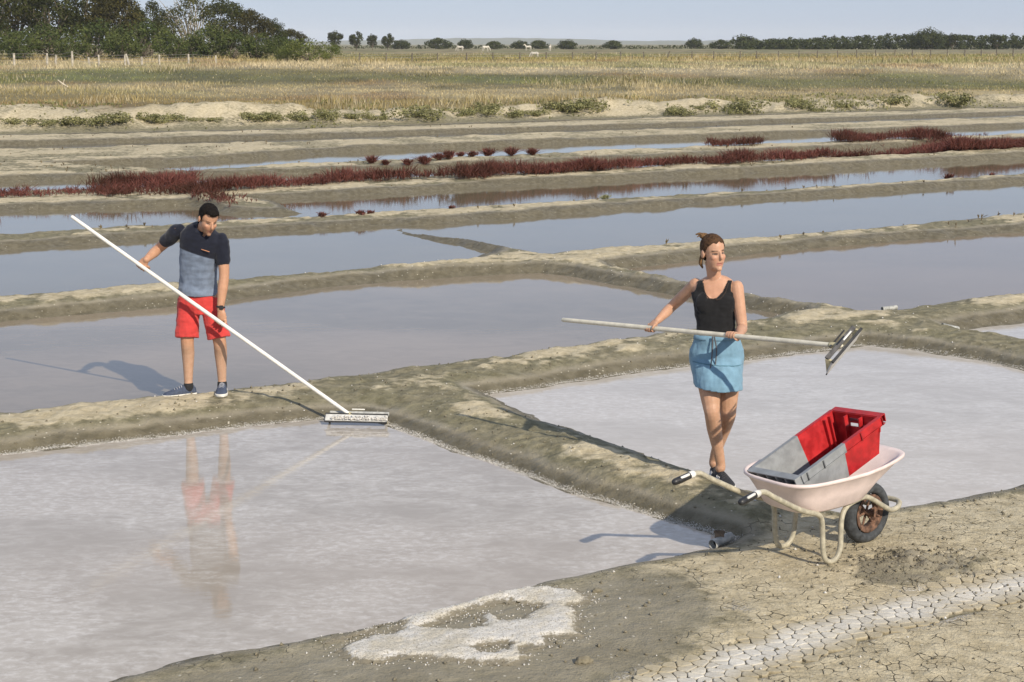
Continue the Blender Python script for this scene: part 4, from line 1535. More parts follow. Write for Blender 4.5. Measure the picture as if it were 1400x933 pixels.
    lp = []
    co = get_co(tm) + _off(root)
    for xx, zz in lace:
        want = cc + np.array(s_sh) * xx + np.array((0, 0, zz))
        d = (co[:, 0] - want[0]) ** 2 + (co[:, 2] - want[2]) ** 2 + (co[:, 1] > cc[1]) * 1.0
        lp.append(co[d.argmin()])
    obj('lace_trim', tube(lp, .0045, 6, per=1), cloth_mat('lace', (.035, .025, .02)), top)
    # skirt
    sk = [(g(979.5, 457, YB - .01), .148, .112), (g(979.5, 463, YB - .01), .155, .118), (g(980, 478, YB), .182, .130), (g(980, 492, YB), .184, .132), (g(981, 508, YB - .03), .174, .150), (g(982, 527, YB - .055), .163, .160), (g(982.3, 534, YB - .06), .161, .160)]
    km = remesh([ring_stack(sk, s_hip, s_hip, 44)], .0052, 2)
    fold_noise(km, .007, 11, 4, (1.4, 1.4, .6))
    fold_noise(km, .003, 8, 14, (.9, .9, 2.2))
    co = get_co(km)
    hem = g(954, 525.5, YB)[2] + (co[:, 0] - g(954, 526, YB)[0]) * ((g(1012, 532, YB)[2] - g(954, 525.5, YB)[2]) / (g(1012, 532, YB)[0] - g(954, 526, YB)[0]))
    cut(km, co[:, 2] > hem)
    blue = cloth_mat('blue_cotton', (.165, .29, .385), 600, .07)
    skirt = finish('skirt', km, blue, root, .004)
    belt = ring_stack([(g(979.5, 462.5, YB - .01), .158, .121), (g(979.5, 457.5, YB - .01), .153, .117)], s_hip, s_hip, 44, 2)
    obj('waistband', belt, cloth_mat('blue_band', (.15, .265, .355), 600, .07), skirt, True)
    fold = g(980, 493, YB)
    sm_pts = []
    co = get_co(km) + _off(root)
    for t in np.linspace(-.17, .17, 15):
        w_ = fold + np.array((t, 0, -.004 - .05 * t))
        d = (co[:, 0] - w_[0]) ** 2 + (co[:, 2] - w_[2]) ** 2 + (co[:, 1] > YB) * 1.0
        sm_pts.append(co[d.argmin()])
    obj('seam', tube(sm_pts, .004, 6, per=1), cloth_mat('blue_seam', (.09, .19, .25)), skirt)
    c1 = g(975.5, 461, YB - .145)
    for dx, tail in ((-.006, (966.5, 533)), (.006, (977, 507))):
        e = g(tail[0], tail[1], YB - .15)
        obj('drawstring', tube([c1 + (dx, 0, 0), c1 * .6 + e * .4 + (.010 + dx, -.012, 0), e], [.0052, .0048, .0042], 6), plain('grey_cord', (.10, .10, .11), .9), skirt)
    # shoes
    blk = plain('black_suede', (.022, .023, .027), .8, .2, 50, .002)
    for A, hd, d in ((A1, np.array((A1[0] - .012, A1[1] + .065)), (.26, -1)), (A2, np.array((A2[0] + .006, A2[1] + .06)), (.05, -1))):
        dd = unit((d[0], d[1]))
        zg = max(gz(*(hd + dd * .13)), gz(*(hd + dd * .22)) - .012, gz(*hd) - .012) - .004
        shoe(root, hd, d, .25, zg, blk, RUBBER_W, plain('dark_lace', (.05, .05, .055), .8), stripes=plain('white_leather', (.7, .7, .7), .6))
    return root, pole_a, pole_b


MAN, MP_A, MP_B = build_man()
WOMAN, WP_A, WP_B = build_woman()

# ================================================================== TOOLS AND BARROW
POLE_W = plain('white_pole_paint', (.74, .72, .66), .5, .06, 20)
POLE_C = plain('cream_pole', (.62, .58, .47), .55, .08, 20)
BOARD = plain('pale_board', (.56, .555, .525), .6, .1, 25, .002)
BOARD_G = plain('grey_board', (.40, .40, .375), .7, .15, 25, .002)
WOOD_Y = plain('raw_wood', (.50, .44, .27), .8, .15, 30, .002)
RUB_AND_SHADE = plain('rubber_and_gap_shade', (.035, .035, .035), .7, .2, 30)  # rubber edges and braces; also colours the shade strip in the rake gap
SALT = NT('salt_grain')
_co = SALT.coord()
SALT.set(Base_Color=SALT.mix(SALT.ramp(SALT.noise(_co, 40, 5), .3, .7), (.60, .56, .49), (.80, .78, .74)), Roughness=.75)
SALT.bump(SALT.noise(_co, 220, 4, .7), .9, .008)
SALT = SALT.mat


def make_rake(a, b, blade, up, label, mat_pole, L, salted, deep, back, bh):
    """pole from a down to its head at b; blade = long axis of the head, up = rough up of the blade face"""
    root = thing('salt_rake', label, 'rake', b)
    d = unit(b - a)
    obj('pole', tube([a, a * .75 + b * .25, a * .5 + b * .5, a * .25 + b * .75, b], [POLE_R * .93, POLE_R, POLE_R, POLE_R, POLE_R * .95], 12), mat_pole, root, True)
    X = unit(blade)
    Z = unit(np.array(up) - X * np.dot(X, up))
    M = np.column_stack((X, np.cross(Z, X), Z))          # local x along blade, z up the face, y its normal
    P = lambda x, y, z: b + M @ np.array((x, y, z))
    bl = obj('blade', box(P(0, .030, .028 - bh / 2), (L, .014, bh), M, .004), BOARD, root)
    obj('rubber_lip', box(P(0, .031, .025 - bh), (L + .006, .007, .014), M), RUB_AND_SHADE, bl)
    obj('top_edge', box(P(0, .0305, .0325), (L + .004, .017, .010), M), RUB_AND_SHADE, bl)
    if salted:
        obj('back_board', box(P(-.01, -.012, .066), (L * .96, .018, .040), M, .004), back, root)
        obj('gap_shade', box(P(0, -.022, .038), (L * .90, .016, .030), M), RUB_AND_SHADE, root)  # dark strip standing in for the shade between board and blade
    else:
        obj('back_board', box(P(0, .022 - deep / 2 - .02, .022), (L * .94, deep, .016), M, .004), back, root)
    for s in (-1, 1):
        w = [P(s * (L / 2 - .011), y, z) for y, z in ((.022, .032 - bh), (.022, .028), (.01 - deep, .012))] + [P(s * (L / 2 - .027), y, z) for y, z in ((.022, .032 - bh), (.022, .028), (.01 - deep, .012))]
        obj('end_wedge', (w, [(0, 1, 2), (5, 4, 3), (0, 3, 4, 1), (1, 4, 5, 2), (2, 5, 3, 0)]), WOOD_Y, root)
    obj('socket', tube([b - d * .075, b - d * .015], .021, 10), WOOD_Y, root, True)
    for s in (-1, 1):
        obj('brace', tube([b - d * .07, P(s * .10, -.045, .034)], .006, 6), RUB_AND_SHADE, root)
    obj('peg', tube([P(-.05, .004, .098), P(.05, .004, .098)], .006, 6), POLE_W, root)
    if salted:
        gr = []
        for k in range(260):
            x = rng.uniform(-L / 2, L / 2 * .8)
            r = rng.uniform(.003, .009)
            c = P(x, .044 + abs(rng.normal(0, .008)), -.030 + abs(rng.normal(0, .016)))
            gr.append(ellipsoid(c, (r, r, r * .8), None, 6, 4))
        o = obj('salt_clot', join(gr), SALT, bl, True)
        o['kind'] = 'stuff'
    return root


mb = at_z(487, 574, .10)
MPB = at_z(488, 574, .045)
make_rake(MP_A, MPB, (-1, .10, 0), (0.0, .72, .70), 'white-poled salt rake resting its head on the near left pan', POLE_W, .52, True, .085, BOARD_G, .066)
_wd = unit(WP_B - WP_A)
_wx = unit((-.26, -.34, -.17))
make_rake(WP_A, WP_B, _wx, np.cross(_wx, _wd) + .72 * _wd, 'cream-poled salt rake held level by the woman, blade in the air', POLE_C, .42, False, .030, plain('dark_board', (.10, .095, .09), .8, .2, 25), .10)


# ---------------------------------------------------------------- wheelbarrow
BX, BY = 1.745, 9.28
FWD = math.radians(38)
PINK = plain('faded_pink_plastic', (.73, .605, .565), .45, .05, 9, .001)
TUBE_M = plain('beige_enamel', (.42, .385, .29), .5, .15, 22, .001)
RUST = plain('rust', (.155, .085, .055), .9, .4, 30, .003)
TYRE = plain('grey_tyre', (.052, .057, .062), .8, .25, 30, .002)


def build_barrow():
    f = np.array((math.cos(FWD), math.sin(FWD)))
    r = np.array((f[1], -f[0]))
    m = np.array((BX, BY))
    zs = [gz(*(m + r * s * .19)) for s in (-1, 1)] + [gz(*(m + f * .54))]
    z0 = max(zs[0], zs[1])
    root = thing('wheelbarrow', 'pale pink plastic wheelbarrow with beige tube frame on cracked mud', 'wheelbarrow', (BX, BY, z0), FWD)
    O = lambda n, geo, mat, p=root, sm=True: obj(n, geo, mat, p, sm, True)
    dz = zs[2] - z0
    for s in (1, -1):
        pts = [(-.72, s * .258, .568), (-.63, s * .256, .572), (-.53, s * .25, .520), (-.28, s * .225, .395), (-.10, s * .195, .330), (-.055, s * .19, .28), (-.045, s * .19, .20), (-.035, s * .19, .10),
               (-.01, s * .19, .035), (.045, s * .19, .012), (.10, s * .188, .035), (.125, s * .185, .10), (.13, s * .18, .19), (.14, s * .175, .26), (.18, s * .165, .308), (.26, s * .145, .326),
               (.40, s * .12, .330), (.49, s * .108, .300), (.63, s * .10, .222), (.70, s * .095, .190), (.77, s * .09, .195), (.82, s * .06, .210)]
        O('side_tube', tube(pts, .0165, 10, per=4), TUBE_M)
        O('grip', tube([(-.815, s * .264, .548), (-.78, s * .262, .554), (-.695, s * .259, .570)], [.020, .0215, .020], 10), BLACK_PL)
        O('grip_collar', tube([(-.697, s * .259, .570), (-.678, s * .258, .572)], .0218, 10), plain('white_plastic', (.7, .68, .63), .5))
        O('grip_inlay', tube([(-.775, s * .264 - .012, .568), (-.72, s * .260 - .012, .579)], .0085, 8), plain('white_plastic', (.7, .68, .63), .5))
        O('axle_bracket', box((.565, s * .082, .215), (.03, .006, .10), None), RUST, root, False)
    O('front_bar', tube([(.815, -.065, .209), (.835, -.03, .212), (.835, .03, .212), (.815, .065, .209)], .0165, 10), TUBE_M)
    for u, z, hw in ((-.09, .326, .19), (.22, .325, .15)):
        O('cross_bar', tube([(u, -hw, z), (u, hw, z)], .012, 8), TUBE_M)
    # wheel
    wc = np.array((.575, 0, .184 + dz))
    wr = .195
    rings = []
    for a in np.linspace(0, 2 * math.pi, 40, endpoint=False):
        c = wc + np.array((math.cos(a), 0, math.sin(a))) * (wr - .042)
        rad = np.array((math.cos(a), 0, math.sin(a)))
        rings.append([c + rad * math.cos(t) * .042 * (1.0 if math.cos(t) > 0 else .75) + np.array((0, 1, 0)) * math.sin(t) * .046 for t in np.linspace(0, 2 * math.pi, 14, endpoint=False)])
    V, F = loft(rings + [rings[0]], False)
    wheel = O('wheel', (V, F), TYRE)
    wheel['label'] = 'worn grey rubber tyre'
    rim = []
    for a in np.linspace(0, 2 * math.pi, 36, endpoint=False):
        rad = np.array((math.cos(a), 0, math.sin(a)))
        rim.append([wc + rad * q + np.array((0, y, 0)) for q, y in ((.120, -.036), (.124, -.030), (.098, -.022), (.098, .022), (.124, .030), (.120, .036), (.090, .026), (.090, -.026))])
    V, F = loft(rim + [rim[0]], False)
    O('rim', (V, F), RUST, wheel)
    for k in range(6):
        a = k * math.pi / 3 + .2
        rad = np.array((math.cos(a), 0, math.sin(a)))
        O('spoke', tube([wc + rad * .018, wc + rad * .098], [.009, .007], 6), RUST, wheel)
    O('axle', tube([wc - (0, .10, 0), wc + (0, .10, 0)], .009, 8), RUST, wheel)
    O('hub', tube([wc - (0, .045, 0), wc + (0, .045, 0)], .021, 12), RUST, wheel)
    # tub
    sx, sy = np.array((1, 0, 0)), np.array((0, 1, 0))
    rows = [(.07, .24, .165, .395), (.075, .285, .195, .398), (.085, .315, .212, .412), (.125, .405, .248, .50), (.185, .515, .288, .580), (.200, .548, .306, .594), (.201, .556, .313, .600), (.201, .556, .313, .612),
            (.200, .548, .306, .618), (.185, .525, .288, .610), (.135, .418, .244, .51), (.092, .318, .208, .424), (.08, .27, .18, .408)]
    R = []
    rows = [(cu + .012, a, b_, z - .062) for cu, a, b_, z in rows]
    for cu, a, b_, z in rows:
        ring = sellipse((cu, 0, z), sx, sy, a, b_, 56, 3.6)
        # the nose narrows and rises a little
        ring = [np.array((p[0], p[1] * (1 - .26 * sstep(.1, .75, p[0])), p[2] + (.012 * sstep(.15, .75, p[0]) - .012 * sstep(0, -.35, p[0])) * sstep(.34, .54, z))) for p in ring]
        R.append(ring)
    O('tub', loft(R), PINK)
    return root


BARROW = build_barrow()


# ---------------------------------------------------------------- crate tilted in the barrow
def build_crate():
    f = np.array((math.cos(FWD - .04), math.sin(FWD - .04), 0))
    lat = np.array((-f[1], f[0], 0))
    tau, rol = math.radians(21.5), math.radians(-6)
    x = math.cos(tau) * f + math.sin(tau) * np.array((0, 0, 1))
    y = unit(lat * math.cos(rol) + np.array((0, 0, 1)) * math.sin(rol))
    M = frame(x, y)
    L, W, H, t = .72, .41, .225, .010
    z0 = BARROW.location.z
    low = np.array((BX, BY, z0)) + np.array((math.cos(FWD), math.sin(FWD), 0)) * -.258 + np.array((0, 0, .570))    # middle of the low rim edge
    org = low - M @ np.array((0, 0, H))                                     # floor level under the low end
    root = thing('crate', 'red and grey plastic crate lying tilted in the wheelbarrow', 'crate', org)
    P = lambda a, b, c: org + M @ np.array((a, b, c))

    def taper(geo):                                                          # the body narrows towards its floor
        v, fc = geo
        q = (np.array(v) - org) @ M
        k = .20 * np.clip(1 - (q[:, 2] + .03) / H, 0, 1)
        q[:, 0] += (L / 2 - q[:, 0]) * k
        q[:, 1] -= q[:, 1] * k
        return [tuple(org + M @ p) for p in q], fc
    grey = plain('grey_crate_plastic', (.25, .262, .27), .5, .10, 14, .001)
    red = plain('red_crate_plastic', (.43, .014, .017), .42, .16, 14, .001)
    dark = plain('dark_grey_plastic', (.10, .105, .11), .6, .1, 14)  # ribs of the grey end are a darker grey
    sp = .385                                                                # the colour joint along the length

    def half(u0, u1, mat, end):
        n = 'grey_end' if mat is grey else 'red_end'
        c, l = (u0 + u1) / 2, u1 - u0
        parts = [box(P(c, 0, .006), (l, W - .03, .010), M)]
        for s in (1, -1):
            parts.append(box(P(c, s * (W / 2 - .014), H * .5), (l, t, H - .004), M))
            parts.append(box(P(c, s * (W / 2 - .0005), H - .024), (l, .013, .046), M))
            parts.append(box(P(c, s * (W / 2 - .006), H + .001), (l, .026, .006), M))
            parts.append(box(P(c, s * (W / 2 - .004), H - .052), (l, .024, .005), M))
        return parts, n
    g_parts, _ = half(.006, sp, grey, 0)
    r_parts, _ = half(sp, L - .006, red, 1)
    # low end wall (grey): hollow ribbed flange
    g_parts += [box(P(.012, 0, H * .40), (t, W - .02, H * .76), M)]
    g_parts += [box(P(-.018, 0, H + .001), (.05, W, .006), M), box(P(-.018, 0, H - .058), (.05, W, .005), M)]
    for k in np.linspace(-1, 1, 6):
        g_parts.append(box(P(-.018, k * (W / 2 - .006), H - .028), (.05, .007, .055), M))
    g_parts.append(box(P(.004, 0, H - .028), (.005, W - .01, .054), M))
    # high end wall (red) with a hand hole and inner columns
    r_parts += [box(P(L - .012, 0, H * .33), (t, W - .02, H * .62), M), box(P(L - .012, 0, H - .014), (t, W - .02, .028), M)]
    for s in (1, -1):
        r_parts.append(box(P(L - .012, s * (W / 4 + .025), H - .06), (t, W / 2 - .06, .066), M))
        r_parts.append(box(P(L - .035, s * .062, H * .55), (.034, .010, H * .84), M))
        r_parts.append(box(P(L - .110, s * (W / 2 - .030), H * .5), (.010, .030, H * .92), M))
        r_parts.append(box(P(L - .065, s * (W / 2 - .030), H * .5), (.010, .030, H * .92), M))
    r_parts += [box(P(L + .012, 0, H + .001), (.045, W, .006), M), box(P(L + .032, 0, H - .022), (.006, W, .050), M), box(P(L + .012, 0, H - .058), (.045, W * .98, .005), M)]
    g = obj('grey_end', taper(join(g_parts)), grey, root)
    r = obj('red_end', taper(join(r_parts)), red, root)
    for u, mm, par in ((.05, dark, g), (.19, dark, g), (.52, plain('deep_red_plastic', (.25, .01, .012), .5), r), (L - .01, plain('deep_red_plastic', (.25, .01, .012), .5), r)):
        for s in (1, -1):
            obj('rib', box(P(u, s * (W / 2 + .0075), H - .026), (.007, .010, .050), M), mm, par)
    obj('label_plate', box(P(.16, W / 2 - .0205, H * .60), (.10, .003, .05), M), plain('grey_crate_plastic', (.34, .355, .36)), g)
    return root


build_crate()


# ---------------------------------------------------------------- drain pipes, flap and pegs between the pans
PIPE_M = plain('weathered_pvc', (.40, .40, .37), .6, .2, 30, .001)


def pipe(name, label, p0, p1, r, cap=False):
    p0, p1 = np.array(p0, float), np.array(p1, float)
    root = thing(name, label, 'pipe', (p0 + p1) / 2)
    d = unit(p1 - p0)
    fr = frame(d, (0, 0, 1))
    R = []
    for c, q in ((p0 + d * .05, r * .8), (p0 + d * .01, r * .86), (p0, r * .93), (p0 + d * .004, r), (p0 + d * .03, r * 1.02), (p0 + d * .032, r * .97), (p1, r * .97), (p1, r * .84), (p1 - d * .05, r * .82)):
        R.append([c + fr @ np.array((0, math.cos(a) * q, math.sin(a) * q)) for a in np.linspace(0, 2 * math.pi, 18, endpoint=False)])
    obj('pipe_wall', loft(R), PIPE_M, root, True)
    obj('bore_shade', loft([[p0 + d * e + fr @ np.array((0, math.cos(a) * r * .81, math.sin(a) * r * .81)) for a in np.linspace(0, 2 * math.pi, 18, endpoint=False)] for e in (.045, .052)]), plain('bore_shade_dark', (.02, .02, .018), .4), root)  # dark disc that paints the shade inside the pipe opening
    return root


a = at_z(974, 745, .03)
b = a + np.array((.13, .13, .012))
pipe('drain_pipe', 'short grey drain pipe between the near pan and the wheelbarrow', a, b, .032)
fl = at_z(985, 738, .06)
tag(obj('wooden_flap', join([box(fl + np.array((.0, .05, .015)), (.06, .012, .06), rot(.15, -.35, .1), .004), box(fl + np.array((.0, .062, .03)), (.07, .016, .018), rot(.15, -.35, .1), .003)]), plain('stained_wood', (.15, .11, .075), .9, .3, 30)), 'small brown wooden flap standing behind the grey drain pipe', 'flap')
a, b = at_z(1310, 451, .05), at_z(1288, 446, .10)
pipe('drain_pipe', 'short grey drain pipe on the dyke at the right edge pan', a, b, .034)
a, b = at_z(1206, 423, .12), at_z(1226, 420.5, .13)
pipe('drain_pipe', 'white drain pipe on the far dyke above the woman\'s rake', a, b, .028)

# ================================================================== MUD, SALT AND SMALL THINGS
def plate_mat():
    m = NT('salted_mud')
    co = m.coord()
    c = m.attr('col').outputs['Color']
    n = m.noise(co, 35, 5)
    m.set(Base_Color=m.mix(m.ramp(n, .3, .7), m.mix(1, c, (.82, .81, .78), 'MULTIPLY'), c), Roughness=.9)
    m.bump(m.noise(co, 120, 4), .5, .006)
    return m.mat


def clip_poly(poly, p, q):
    """keep the side of the bisector of p-q nearer to p"""
    mid, d = (p + q) / 2, q - p
    out = []
    for i in range(len(poly)):
        a, b = poly[i], poly[(i + 1) % len(poly)]
        fa, fb = np.dot(a - mid, d), np.dot(b - mid, d)
        if fa <= 0:
            out.append(a)
        if (fa < 0) != (fb < 0) and abs(fa - fb) > 1e-12:
            out.append(a + (b - a) * fa / (fa - fb))
    return out


def build_plates():
    """the salt-whitened run of dried mud, one plate at a time"""
    step = .074
    lo, hi = STRIP.min(0) - .6, STRIP.max(0) + .6
    gx, gy = np.meshgrid(np.arange(lo[0], hi[0], step), np.arange(lo[1], hi[1], step))
    S = np.stack((gx.ravel(), gy.ravel()), -1)
    S += rng.uniform(-.42, .42, S.shape) * step
    d = line_dist(S[:, 0], S[:, 1], STRIP) + .05 * fbm(S[:, 0] * 3, S[:, 1] * 3, 2, 12)
    px = 700 + FPX * S[:, 0] / (S[:, 1] * CP + CAM_H * SP)
    py = 466.5 + FPX * ((CAM_H - .05) * CP - S[:, 1] * SP) / (S[:, 1] * CP + CAM_H * SP)
    order = np.argsort(line_dist(S[:, 0], S[:, 1], STRIP) + 10 * ((px < 760) | (px > 1440) | (py > 965)))
    sel = order[:290]
    mat = plate_mat()
    for i in sel:
        if line_dist(S[i:i+1, 0], S[i:i+1, 1], STRIP)[0] > .215:
            continue
        p = S[i]
        nb = S[np.argsort(((S - p) ** 2).sum(1))[1:18]]
        poly = [p + np.array(v) for v in ((-.2, -.2), (.2, -.2), (.2, .2), (-.2, .2))]
        for q in nb:
            poly = clip_poly(poly, p, q)
        if len(poly) < 3:
            continue
        P = np.array(poly)
        c = P.mean(0)
        # round the corners by cutting them, then shrink to open the crack
        R = []
        for k in range(len(P)):
            a, b, e = P[k - 1], P[k], P[(k + 1) % len(P)]
            R += [b + (a - b) * .22, b + (e - b) * .22]
        R = np.array(R)
        rr = np.linalg.norm(R - c, axis=1, keepdims=True)
        R = c + (R - c) * np.clip(1 - rng.uniform(.0018, .0042) / np.maximum(rr, .01), .5, 1)
        R = R + rng.normal(0, .0012, R.shape)
        z = survey(R[:, 0], R[:, 1], True)[0] + .0
        zc = gz(c[0], c[1])
        n = len(R)
        curl = rng.uniform(-.001, .002)
        V = [(q[0], q[1], zz - .022) for q, zz in zip(R, z)] + [(q[0], q[1], zz - .0005 + curl) for q, zz in zip(R, z)]
        In = c + (R - c) * .86
        V += [(q[0], q[1], zz * .86 + zc * .14 + .0022) for q, zz in zip(In, z)] + [(c[0], c[1], zc + .002)]
        F = []
        for k in range(n):
            k2 = (k + 1) % n
            F += [(k, k2, n + k2, n + k), (n + k, n + k2, 2 * n + k2, 2 * n + k), (2 * n + k, 2 * n + k2, 3 * n)]
        V = np.array(V) - (c[0], c[1], zc)
        me = mk_mesh('mud_plate', list(V), F, mat)
        vx, vy = V[:, 0] + c[0], V[:, 1] + c[1]
        dd = line_dist(vx, vy, STRIP) + .07 * fbm(vx * 4, vy * 4, 3, 12)
        w = (sstep(.21, .03, dd) * (.72 + .28 * sstep(-.3, .3, fbm(vx * 2.5, vy * 2.5, 3, 16))))[:, None]
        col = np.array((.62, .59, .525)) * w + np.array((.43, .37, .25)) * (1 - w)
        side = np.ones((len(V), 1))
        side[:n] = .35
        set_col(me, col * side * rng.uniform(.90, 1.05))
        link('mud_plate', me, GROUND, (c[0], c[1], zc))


build_plates()


# ---- the ring of salt spilt on the bank
SP_OUT = [(440, 884), (470, 872), (506, 862), (540, 851), (548, 845), (600, 834), (650, 822), (700, 811), (745, 806), (790, 811), (808, 822), (800, 831), (778, 835), (792, 846), (790, 862), (793, 881),
          (770, 884), (748, 886), (757, 893), (740, 900), (710, 902), (722, 913), (715, 921), (660, 920), (600, 914), (545, 908), (510, 914), (478, 908), (462, 895), (478, 883), (510, 872), (500, 868), (470, 880)]
SP_HOLE = [(583, 862), (620, 848), (650, 834), (690, 829), (735, 833), (742, 837), (725, 846), (712, 854), (690, 856), (676, 846), (668, 842), (660, 848), (655, 856), (660, 864), (640, 866), (600, 866)]
SP_HOLE2 = [(502, 873), (512, 868), (520, 858), (545, 848), (545, 868), (530, 872)]
SP_HOLE3 = [(648, 896), (680, 893), (698, 894), (690, 902), (660, 904)]


def build_spill():
    A, B, C, D = [np.array([at_z(x, y, .03)[:2] for x, y in q]) for q in (SP_OUT, SP_HOLE, SP_HOLE2, SP_HOLE3)]
    lo, hi = A.min(0) - .05, A.max(0) + .05
    st = .011
    gx, gy = np.meshgrid(np.arange(lo[0], hi[0], st), np.arange(lo[1], hi[1], st))
    X, Y = gx.ravel(), gy.ravel()
    wx, wy = X + .022 * fbm(X * 14, Y * 14, 3, 5), Y + .022 * fbm(X * 14, Y * 14, 3, 9)
    inside = -poly_sdf(wx, wy, A, .4)
    for h in (B, C, D):
        inside = np.minimum(inside, poly_sdf(wx, wy, h, .4))
    inside = inside + .016 * fbm(X * 30, Y * 30, 2, 19) + .016 * vnoise(X * 85, Y * 85, 23) + .012 * fbm(X * 6, Y * 6, 2, 27) + .022
    Z, _ = survey(X, Y)
    t = .026 * sstep(0, .10, inside) + .005 * fbm(X * 22, Y * 22, 3, 29) * sstep(0, .05, inside) + .004 * fbm(X * 70, Y * 70, 2, 39)
    t = np.where(inside > 0, np.maximum(t, .001), -.012)
    ny, nx = gx.shape
    idx = np.arange(nx * ny).reshape(ny, nx)
    F = np.stack((idx[:-1, :-1], idx[:-1, 1:], idx[1:, 1:], idx[1:, :-1]), -1).reshape(-1, 4)
    F = F[(inside[F] > -.004).all(1)]
    used = np.unique(F)
    remap = np.full(nx * ny, -1)
    remap[used] = np.arange(len(used))
    c = np.array((A[:, 0].mean(), A[:, 1].mean(), .03))
    V = np.stack((X, Y, Z + t), -1)[used] - c
    me = mk_mesh('salt_spill', V, remap[F], None, True)
    set_col(me, (sstep(-.01, .11, inside)[used])[:, None] * np.ones(3))
    m = NT('spilt_salt')
    co = m.coord()
    n1, n2 = m.noise(co, 7, 5), m.noise(co, 90, 4, .7)
    col = m.mix(m.ramp(n1, .35, .65), (.64, .585, .47), (.78, .745, .675))
    sp_ = m.n('SeparateColor')
    m.l(m.attr('col').outputs['Color'], sp_.inputs[0])
    thin = m.math('SUBTRACT', 1.0, sp_.outputs[0])
    col = m.mix(m.ramp(n2, .48, .36), col, (.36, .31, .22))
    n5 = m.noise(co, 45, 4, .7)
    col = m.mix(m.ramp(m.math('SUBTRACT', m.math('MULTIPLY', thin, 1.1), n5), -.15, .25), col, (.27, .235, .165))
    m.set(Base_Color=col, Roughness=.8)
    m.bump(m.noise(co, 130, 5, .7), 1.0, .012)
    me.materials.append(m.mat)
    tag(link('salt_spill', me, None, c), 'ring of white salt spread on the dark mud of the near bank', 'salt')
    # loose grains round it
    n = 1500
    k = rng.integers(0, len(used), n)
    P = np.stack((X, Y), -1)[used][k] + rng.normal(0, .045, (n, 2))
    grains('loose_salt', P, .0035, .008, SALT, 'loose salt grains scattered round the salt ring')


def grains(name, P, r0, r1, mat, label, lift=0.0):
    """tiny angular crystals lying on the ground: real geometry, too many to count"""
    n = len(P)
    Z, _ = survey(P[:, 0], P[:, 1], True)
    Z = np.maximum(Z, 0.0)
    base = np.array([(1, 0, 0), (-.5, .87, 0), (-.5, -.87, 0), (0, 0, 1.1), (.2, .2, -.6)])
    fc = np.array([(0, 1, 3), (1, 2, 3), (2, 0, 3), (1, 0, 4), (2, 1, 4), (0, 2, 4)])
    a = rng.uniform(0, 6.28, n)
    s = rng.uniform(r0, r1, n)
    R = np.zeros((n, 3, 3))
    R[:, 0, 0], R[:, 0, 1], R[:, 1, 0], R[:, 1, 1], R[:, 2, 2] = np.cos(a), -np.sin(a), np.sin(a), np.cos(a), rng.uniform(.6, 1.1, n)
    V = np.einsum('nij,kj->nki', R, base) * s[:, None, None] + np.stack((P[:, 0], P[:, 1], Z + s * .3 + lift), -1)[:, None, :]
    F = (fc[None] + 5 * np.arange(n)[:, None, None]).reshape(-1, 3)
    tag(link(name, mk_mesh(name, V.reshape(-1, 3), F, mat)), label, None, None, 'stuff')


build_spill()


def along(poly, i0, i1, per_m, sig):
    out = []
    for a, b in zip(poly[i0:i1], poly[i0 + 1:i1 + 1]):
        n = int(np.linalg.norm(b - a) * per_m)
        t = rng.uniform(0, 1, (n, 1))
        nn = unit(np.array((b[1] - a[1], a[0] - b[0])))
        out.append(a + (b - a) * t + nn * rng.normal(0, sig, (n, 1)))
    return np.concatenate(out)


def snap(P, keys, tol):
    """keep the grains that lie at the water's edge as the ground was really shaped"""
    wx = P[:, 0] + 0.07 * fbm(P[:, 0] * 1.7, P[:, 1] * 1.7, 3, 3) * np.clip(P[:, 1] / 14, .7, 2.2)
    wy = P[:, 1] + 0.07 * fbm(P[:, 0] * 1.7, P[:, 1] * 1.7, 3, 5) * np.clip(P[:, 1] / 14, .7, 2.2)
    d = np.minimum.reduce([poly_sdf(wx, wy, PANS[k]) for k in keys])
    return P[np.abs(d + .005) < tol * rng.uniform(.3, 1.2, len(P))]


edge = np.concatenate((along(PANS['near_left'], 0, 13, 4200, .05), along(PANS['right'], 0, 9, 2800, .05)))
edge = snap(edge, ('near_left', 'right'), .034)
grains('salt_crust', edge, .0018, .0042, SALT, 'gritty white salt crust along the pan edges')
# clods and shell bits
n = 1700
cp = np.stack((rng.uniform(-4.2, 4.2, n), rng.uniform(7.3, 17, n)), -1)
zc, inf = survey(cp[:, 0], cp[:, 1])
cp = cp[(inf['sd'] > .05)]
grains('mud_clods', cp, .006, .016, plain('clod_mud', (.20, .175, .12), .95, .2, 20), 'small mud clods scattered over banks and flats')
cp2 = np.stack((DUG[0] + rng.normal(0, .34, 320), DUG[1] + rng.normal(0, .17, 320)), -1)
grains('dug_clods', cp2, .004, .015, plain('dug_mud', (.19, .165, .115), .9, .2, 20), 'dark dug mud crumbs beside the wheelbarrow')
n = 500
cp3 = np.stack((rng.uniform(-5, 5, n), rng.uniform(7.5, 24, n)), -1)
_, inf = survey(cp3[:, 0], cp3[:, 1])
grains('shell_grit', cp3[inf['sd'] > .08], .006, .013, SALT, 'pale shell bits lying on the dykes')
